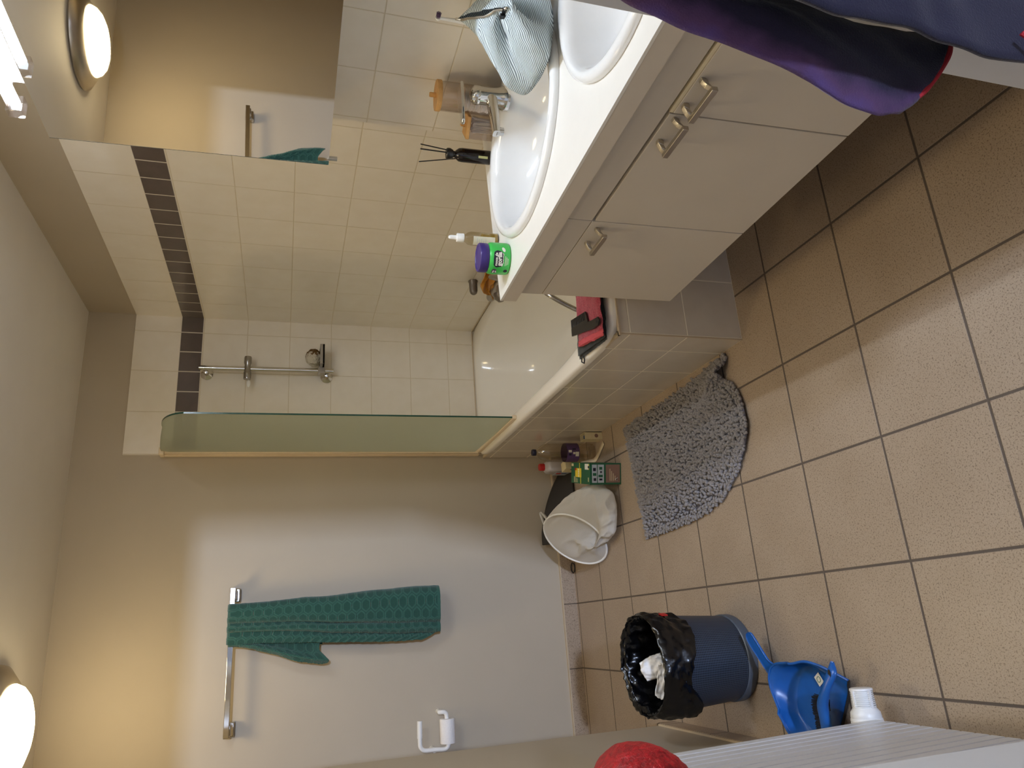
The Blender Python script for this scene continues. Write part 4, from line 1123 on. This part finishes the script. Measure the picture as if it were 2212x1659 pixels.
t2 = obj('tissue', tiss(MB(), (-.272, -1.050, .290), (-.75, .30, .05), (.2, .55, .6), .115, .040, 7, .010), M['tissue'], solid=.001, angle=180)
tag(t2, 'long white torn tissue against the side of the waste bin', 'tissue')
# --- dustpan with brush
dp = thing('dustpan', (-.32, -1.36, 0), 'blue plastic dustpan on the floor between the waste bin and the radiator', 'dustpan')
O = Vector((-.258, -1.262, 0)); A_ = Vector((-.535, -.845, 0)).normalized(); W_ = Vector((.845, -.535, 0)).normalized()   # A: towards the lip, W: towards the room
def D(a, w, z): return O+A_*a+W_*w+Vector((0, 0, z))
pan = MB()
def panf(u, v):
    # u across -1..1, v back(0)..lip(1)
    s_ = 2*u-1
    a0 = .0+.075*abs(s_)**2.2
    wid = interp([(.075,), (.105,), (.118,), (.123,), (.126,)], v)[0]
    a = lerp(a0, .235, v); wl = s_*wid
    e = smooth01((abs(s_)-.72)/.28); bk_ = smooth01((.26-v)/.26)
    z = .006+max(e*lerp(.060, .012, v), bk_*.052)+.004*v*0
    return D(a, wl*(1+.06*e), z)
pan.grid(44, 40, panf)
obj('pan', pan, M['blue_plastic'], dp, solid=.003, off=0., angle=50)
rimp = [panf(0, 1-i/20) for i in range(21)]+[panf(i/30, 0) for i in range(1, 30)]+[panf(1, i/20) for i in range(21)]
obj('rim', MB().tube([p+Vector((0, 0, .001)) for p in rimp], .0035, 8), M['blue_plastic'], dp)
hd_ = MB()
hpts = [D(.012, -.005, .045), D(-.02, -.012, .046), D(-.06, -.020, .050), D(-.105, -.014, .054), D(-.150, .0, .058)]
hpts = [Vector(p) for p in ((-.252, -1.258, .045), (-.236, -1.243, .05), (-.205, -1.222, .054), (-.180, -1.207, .058), (-.158, -1.196, .062), (-.150, -1.192, .064))]
def hf(u, v):
    p = Vector(interp([tuple(q_) for q_ in hpts], v)); d = (hpts[-1]-hpts[0]).normalized(); s_ = Vector((-d.y, d.x, 0)).normalized()
    wd = interp([(.026,), (.019,), (.0185,), (.0195,), (.0165,), (.004,)], v)[0]
    a = 2*PI*u; return p+s_*(wd*cos(a))+Vector((0, 0, 1))*(.0065*sin(a)*(1 if sin(a) < 0 else (.35 if abs(cos(a)) < .75 else 1.1)))
hd_.grid(24, 30, hf, wrap=True)
obj('handle', hd_, M['blue_plastic'], dp)
obj('lip', MB().tube([panf(i/20, 1)+Vector((0, 0, -.001)) for i in range(21)], .004, 6), M['black_rubber'], dp)
stk = T(*(D(.135, .066, .0115))) @ Rz(.6)
so = obj('sticker', MB().box((-.014, -.012, 0), (.014, .012, .0006), stk), M['label_cream'], dp, smooth=False)
obj('round_mark', MB().tube([stk @ Vector((.007*cos(2*PI*k/20), .007*sin(2*PI*k/20), .001)) for k in range(20)], .0008, 5, closed=True), M['green_card'], so)
hb = thing('hand_brush', (-.33, -1.49, .02), 'blue hand brush with black bristles resting in the dustpan', 'brush')
def hbf(u, v):
    p = Vector(interp([(-.222, -1.552, .072), (-.245, -1.556, .082), (-.285, -1.530, .088), (-.325, -1.500, .084), (-.365, -1.492, .078), (-.43, -1.478, .070)], v))
    wd = interp([(.006,), (.0165,), (.0150,), (.019,), (.020,), (.016,)], v)[0]; h = interp([(.004,), (.008,), (.009,), (.011,), (.012,), (.010,)], v)[0]
    a = 2*PI*u; return p+Vector((.35, .94, 0))*(wd*cos(a))*.9+Vector((0, 0, 1))*(h*sin(a))
hbm = MB(); hbm.grid(28, 40, hbf, wrap=True)
obj('handle', hbm, M['blue_plastic'], hb)
obj('hanging_hole', MB().lathe([(0, 0), (.006, 0), (.006, .001), (0, .001)], 18, T(-.248, -1.556, .0905) @ Matrix.Diagonal((1.7, .8, 1, 1))), M['black_plastic'], hb)
bs = MB()
for k in range(900):
    t = rng.uniform(.50, .97); w_ = rng.uniform(-1, 1)
    p = Vector(interp([(-.222, -1.552, .072), (-.245, -1.556, .082), (-.285, -1.530, .088), (-.325, -1.500, .084), (-.365, -1.492, .078), (-.43, -1.478, .070)], t))+Vector((.35, .94, 0))*(.014*w_)-Vector((0, 0, .006))
    d = Vector((-.15+.05*w_+rng.uniform(-.12, .12), .85+.25*w_+rng.uniform(-.1, .1), -.38))
    e = p+d.normalized()*rng.uniform(.064, .074)
    if e.z < .016: e = p+(e-p)*((p.z-.016)/(p.z-e.z))
    bs.tube([p, e], .0011, 4)
obj('bristles', bs, M['bristle'], hb, kind=None, angle=180)
# ================================================================ radiator on the left wall
rad = thing('radiator', (-.40, -2.08, .085), 'white panel radiator with vertical grooves on the left wall', 'radiator')
pf = []; y = -1.690
while y > -2.46:
    pf += [(y, 0), (y-.0265, 0), (y-.0285, .0055), (y-.0315, .0055), (y-.0335, 0)]; y -= .0335
def rx(z, d): return -.340-.018*(z-.085)-d
fpm = MB(); zs = [.085, .089, .097, .70, .716]
dep = [.012, .006, 0, 0, .014]
vs = []
for zi, z in enumerate(zs):
    for yy, d in pf: vs.append((rx(z, d if zi in (2, 3) else max(d*.6, dep[zi])), yy-.03*(z-.085)*.9, z))
n = len(pf); fs = [(j*n+i, j*n+i+1, (j+1)*n+i+1, (j+1)*n+i) for j in range(len(zs)-1) for i in range(n-1)]
fpm.add(vs, fs)
obj('front_panel', fpm, M['white_enamel'], rad, smooth=False, solid=.004, off=-1.)
obj('back_panel', MB().box((-.452, -2.46, .09), (-.362, -1.694, .70)), M['white_enamel'], rad, bevel=.004)
obj('top_grille', MB().box((-.455, -2.46, .70), (-.352, -1.708, .722)), M['white_enamel'], rad, bevel=.004)
for yy in (-1.8, -2.3): obj('wall_bracket', MB().box((-.4648, yy-.02, .2), (-.45, yy+.02, .6)), M['white_enamel'], rad)
vm = T(-.40, -1.650, .086) @ Ry(PI/2)
vp = [(.012, 0), (.014, .012), (.014, .03), (.034, .036), (.036, .044), (.036, .05), (.0345, .0515), (.036, .053), (.0355, .058), (.034, .0595), (.0345, .061), (.033, .072), (.027, .080)]
tv = obj('thermostat', MB().lathe(vp+[(.0262, .081), (.026, .083)], 36, vm), M['white_plastic'], rad)
fins = MB()
for k in range(9):
    z = .0835+k*.0040; fins.lathe([(.0215, z), (.0268-.0002*k, z), (.0268-.0002*k, z+.0022), (.0215, z+.0022)], 36, vm)
fins.lathe([(.0215, .080), (.0215, .118)], 30, vm)
for k in range(4): fins.box((-.0272, -.003, .082), (.0, .003, .119), vm @ Rz(k*PI/2))
fins.lathe([(0, .1245), (.022, .1245), (.0255, .123), (.0262, .119), (.0215, .118)], 36, vm)
obj('head', fins, M['white_plastic'], tv, angle=30)
obj('pipe', MB().tube([(-.395, -1.65, .086), (-.395, -1.65, .0)], .009, 14).tube([(-.395, -1.65, .086), (-.40, -1.70, .1)], .010, 14), M['white_plastic'], rad)
# --- red velvet cap on the radiator
vc = MB()
def cap(u, v):
    a = 2*PI*u; b = PI*v
    x, y_, z = sin(b)*cos(a), sin(b)*sin(a), -cos(b)
    pl_ = .018*sin(24*math.atan2(z, y_+.15)+3*x)*smooth01((y_*-1+.1)*2)*sin(b)
    r = 1+pl_+.05*fbm(2*x, 2*y_, 2*z)
    return Vector((-.358+.072*x*r, -1.915+.118*y_*r, .803+.080*z*r))
vc.grid(90, 60, cap, wrap=True)
vco = obj('velvet_cap', vc, M['velvet'], angle=180); tag(vco, 'bright red crushed velvet cap perched on top of the radiator', 'cap')
seam = [cap(.20+.0*i, .20+.6*i/20)+Vector((.0015, 0, .001)) for i in range(21)]
# ================================================================ dark purple robe hanging in the doorway
rbt = thing('robe', (.54, -2.70, .6), 'dark purple fleece robe with red piping hanging at the near doorway', 'robe')
LE = [(.640, 1.30), (.615, 1.16), (.560, 1.085), (.532, 1.035), (.508, .965), (.483, .888), (.466, .832), (.455, .77), (.457, .742), (.464, .729)]
hem = [(.464, .729), (.476, .708), (.494, .690), (.518, .671), (.538, .661), (.552, .656), (.562, .664), (.567, .682), (.572, .688)]
RE = [(.70, 1.30), (.66, 1.20), (.61, 1.10), (.585, 1.0), (.572, .91), (.574, .86), (.576, .80), (.576, .75), (.574, .70), (.572, .688)]
KA, KB = 1.019, .940
def near(x, z, k): return -.0752+(x+.0752)*k, 1.402+(z-1.402)*k
def layer(fn, yb, amp, seed, fadefn):
    mb = MB()
    def f(u, v):
        x, z = fn(u, v)
        y = yb-amp*sin(PI*u)**.8-.012*fbm(2*u+seed, 3*v, seed)
        return Vector((x, y, z)), (fadefn(u, v),)
    mb.grid(40, 70, f, attr=('fade',)); return mb
def fA(u, v):
    l = interp(LE, v); r = interp(RE, v); x, z = lerp(l[0], r[0], u), lerp(l[1], r[1], u)
    h = interp(hem, u); k = smooth01((v-.6)/.4)
    bl = (lerp(LE[-1][0], RE[-1][0], u), lerp(LE[-1][1], RE[-1][1], u))
    return near(x+(h[0]-bl[0])*k, z+(h[1]-bl[1])*k, KA)
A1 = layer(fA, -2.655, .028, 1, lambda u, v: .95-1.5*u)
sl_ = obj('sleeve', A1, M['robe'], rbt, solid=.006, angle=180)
obj('piping', MB().tube([Vector((fA(i/40, 1)[0], -2.655-.028*sin(PI*i/40)**.8-.012*fbm(2*i/40+1, 3, 1)-.002, fA(i/40, 1)[1])) for i in range(41)], .004, 8), M['robe_piping'], sl_)
def fB(u, v):
    l = interp([(.62, 1.30), (.575, 1.08), (.540, .95), (.522, .86), (.520, .80), (.521, .74), (.514, .69), (.510, .63), (.512, .57), (.52, .45), (.53, .2)], v)
    return near(lerp(l[0]+.012, .95, u), l[1], KB)
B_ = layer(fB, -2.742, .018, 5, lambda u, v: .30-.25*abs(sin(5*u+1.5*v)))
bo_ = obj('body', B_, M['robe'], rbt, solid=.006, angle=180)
obj('piping', MB().tube([Vector((near(lerp(.545, .50, t), 0, KB)[0], -2.756-.004*t, near(0, lerp(.585, .545, t)-.02*t*(1-t), KB)[1])) for t in [i/12 for i in range(13)]], .0028, 8), M['robe_piping'], bo_)
obj('hook', MB().tube([(.66, -2.734, 1.33), (.66, -2.77, 1.33), (.66, -2.78, 1.345)], .006, 10), M['chrome'], rbt)
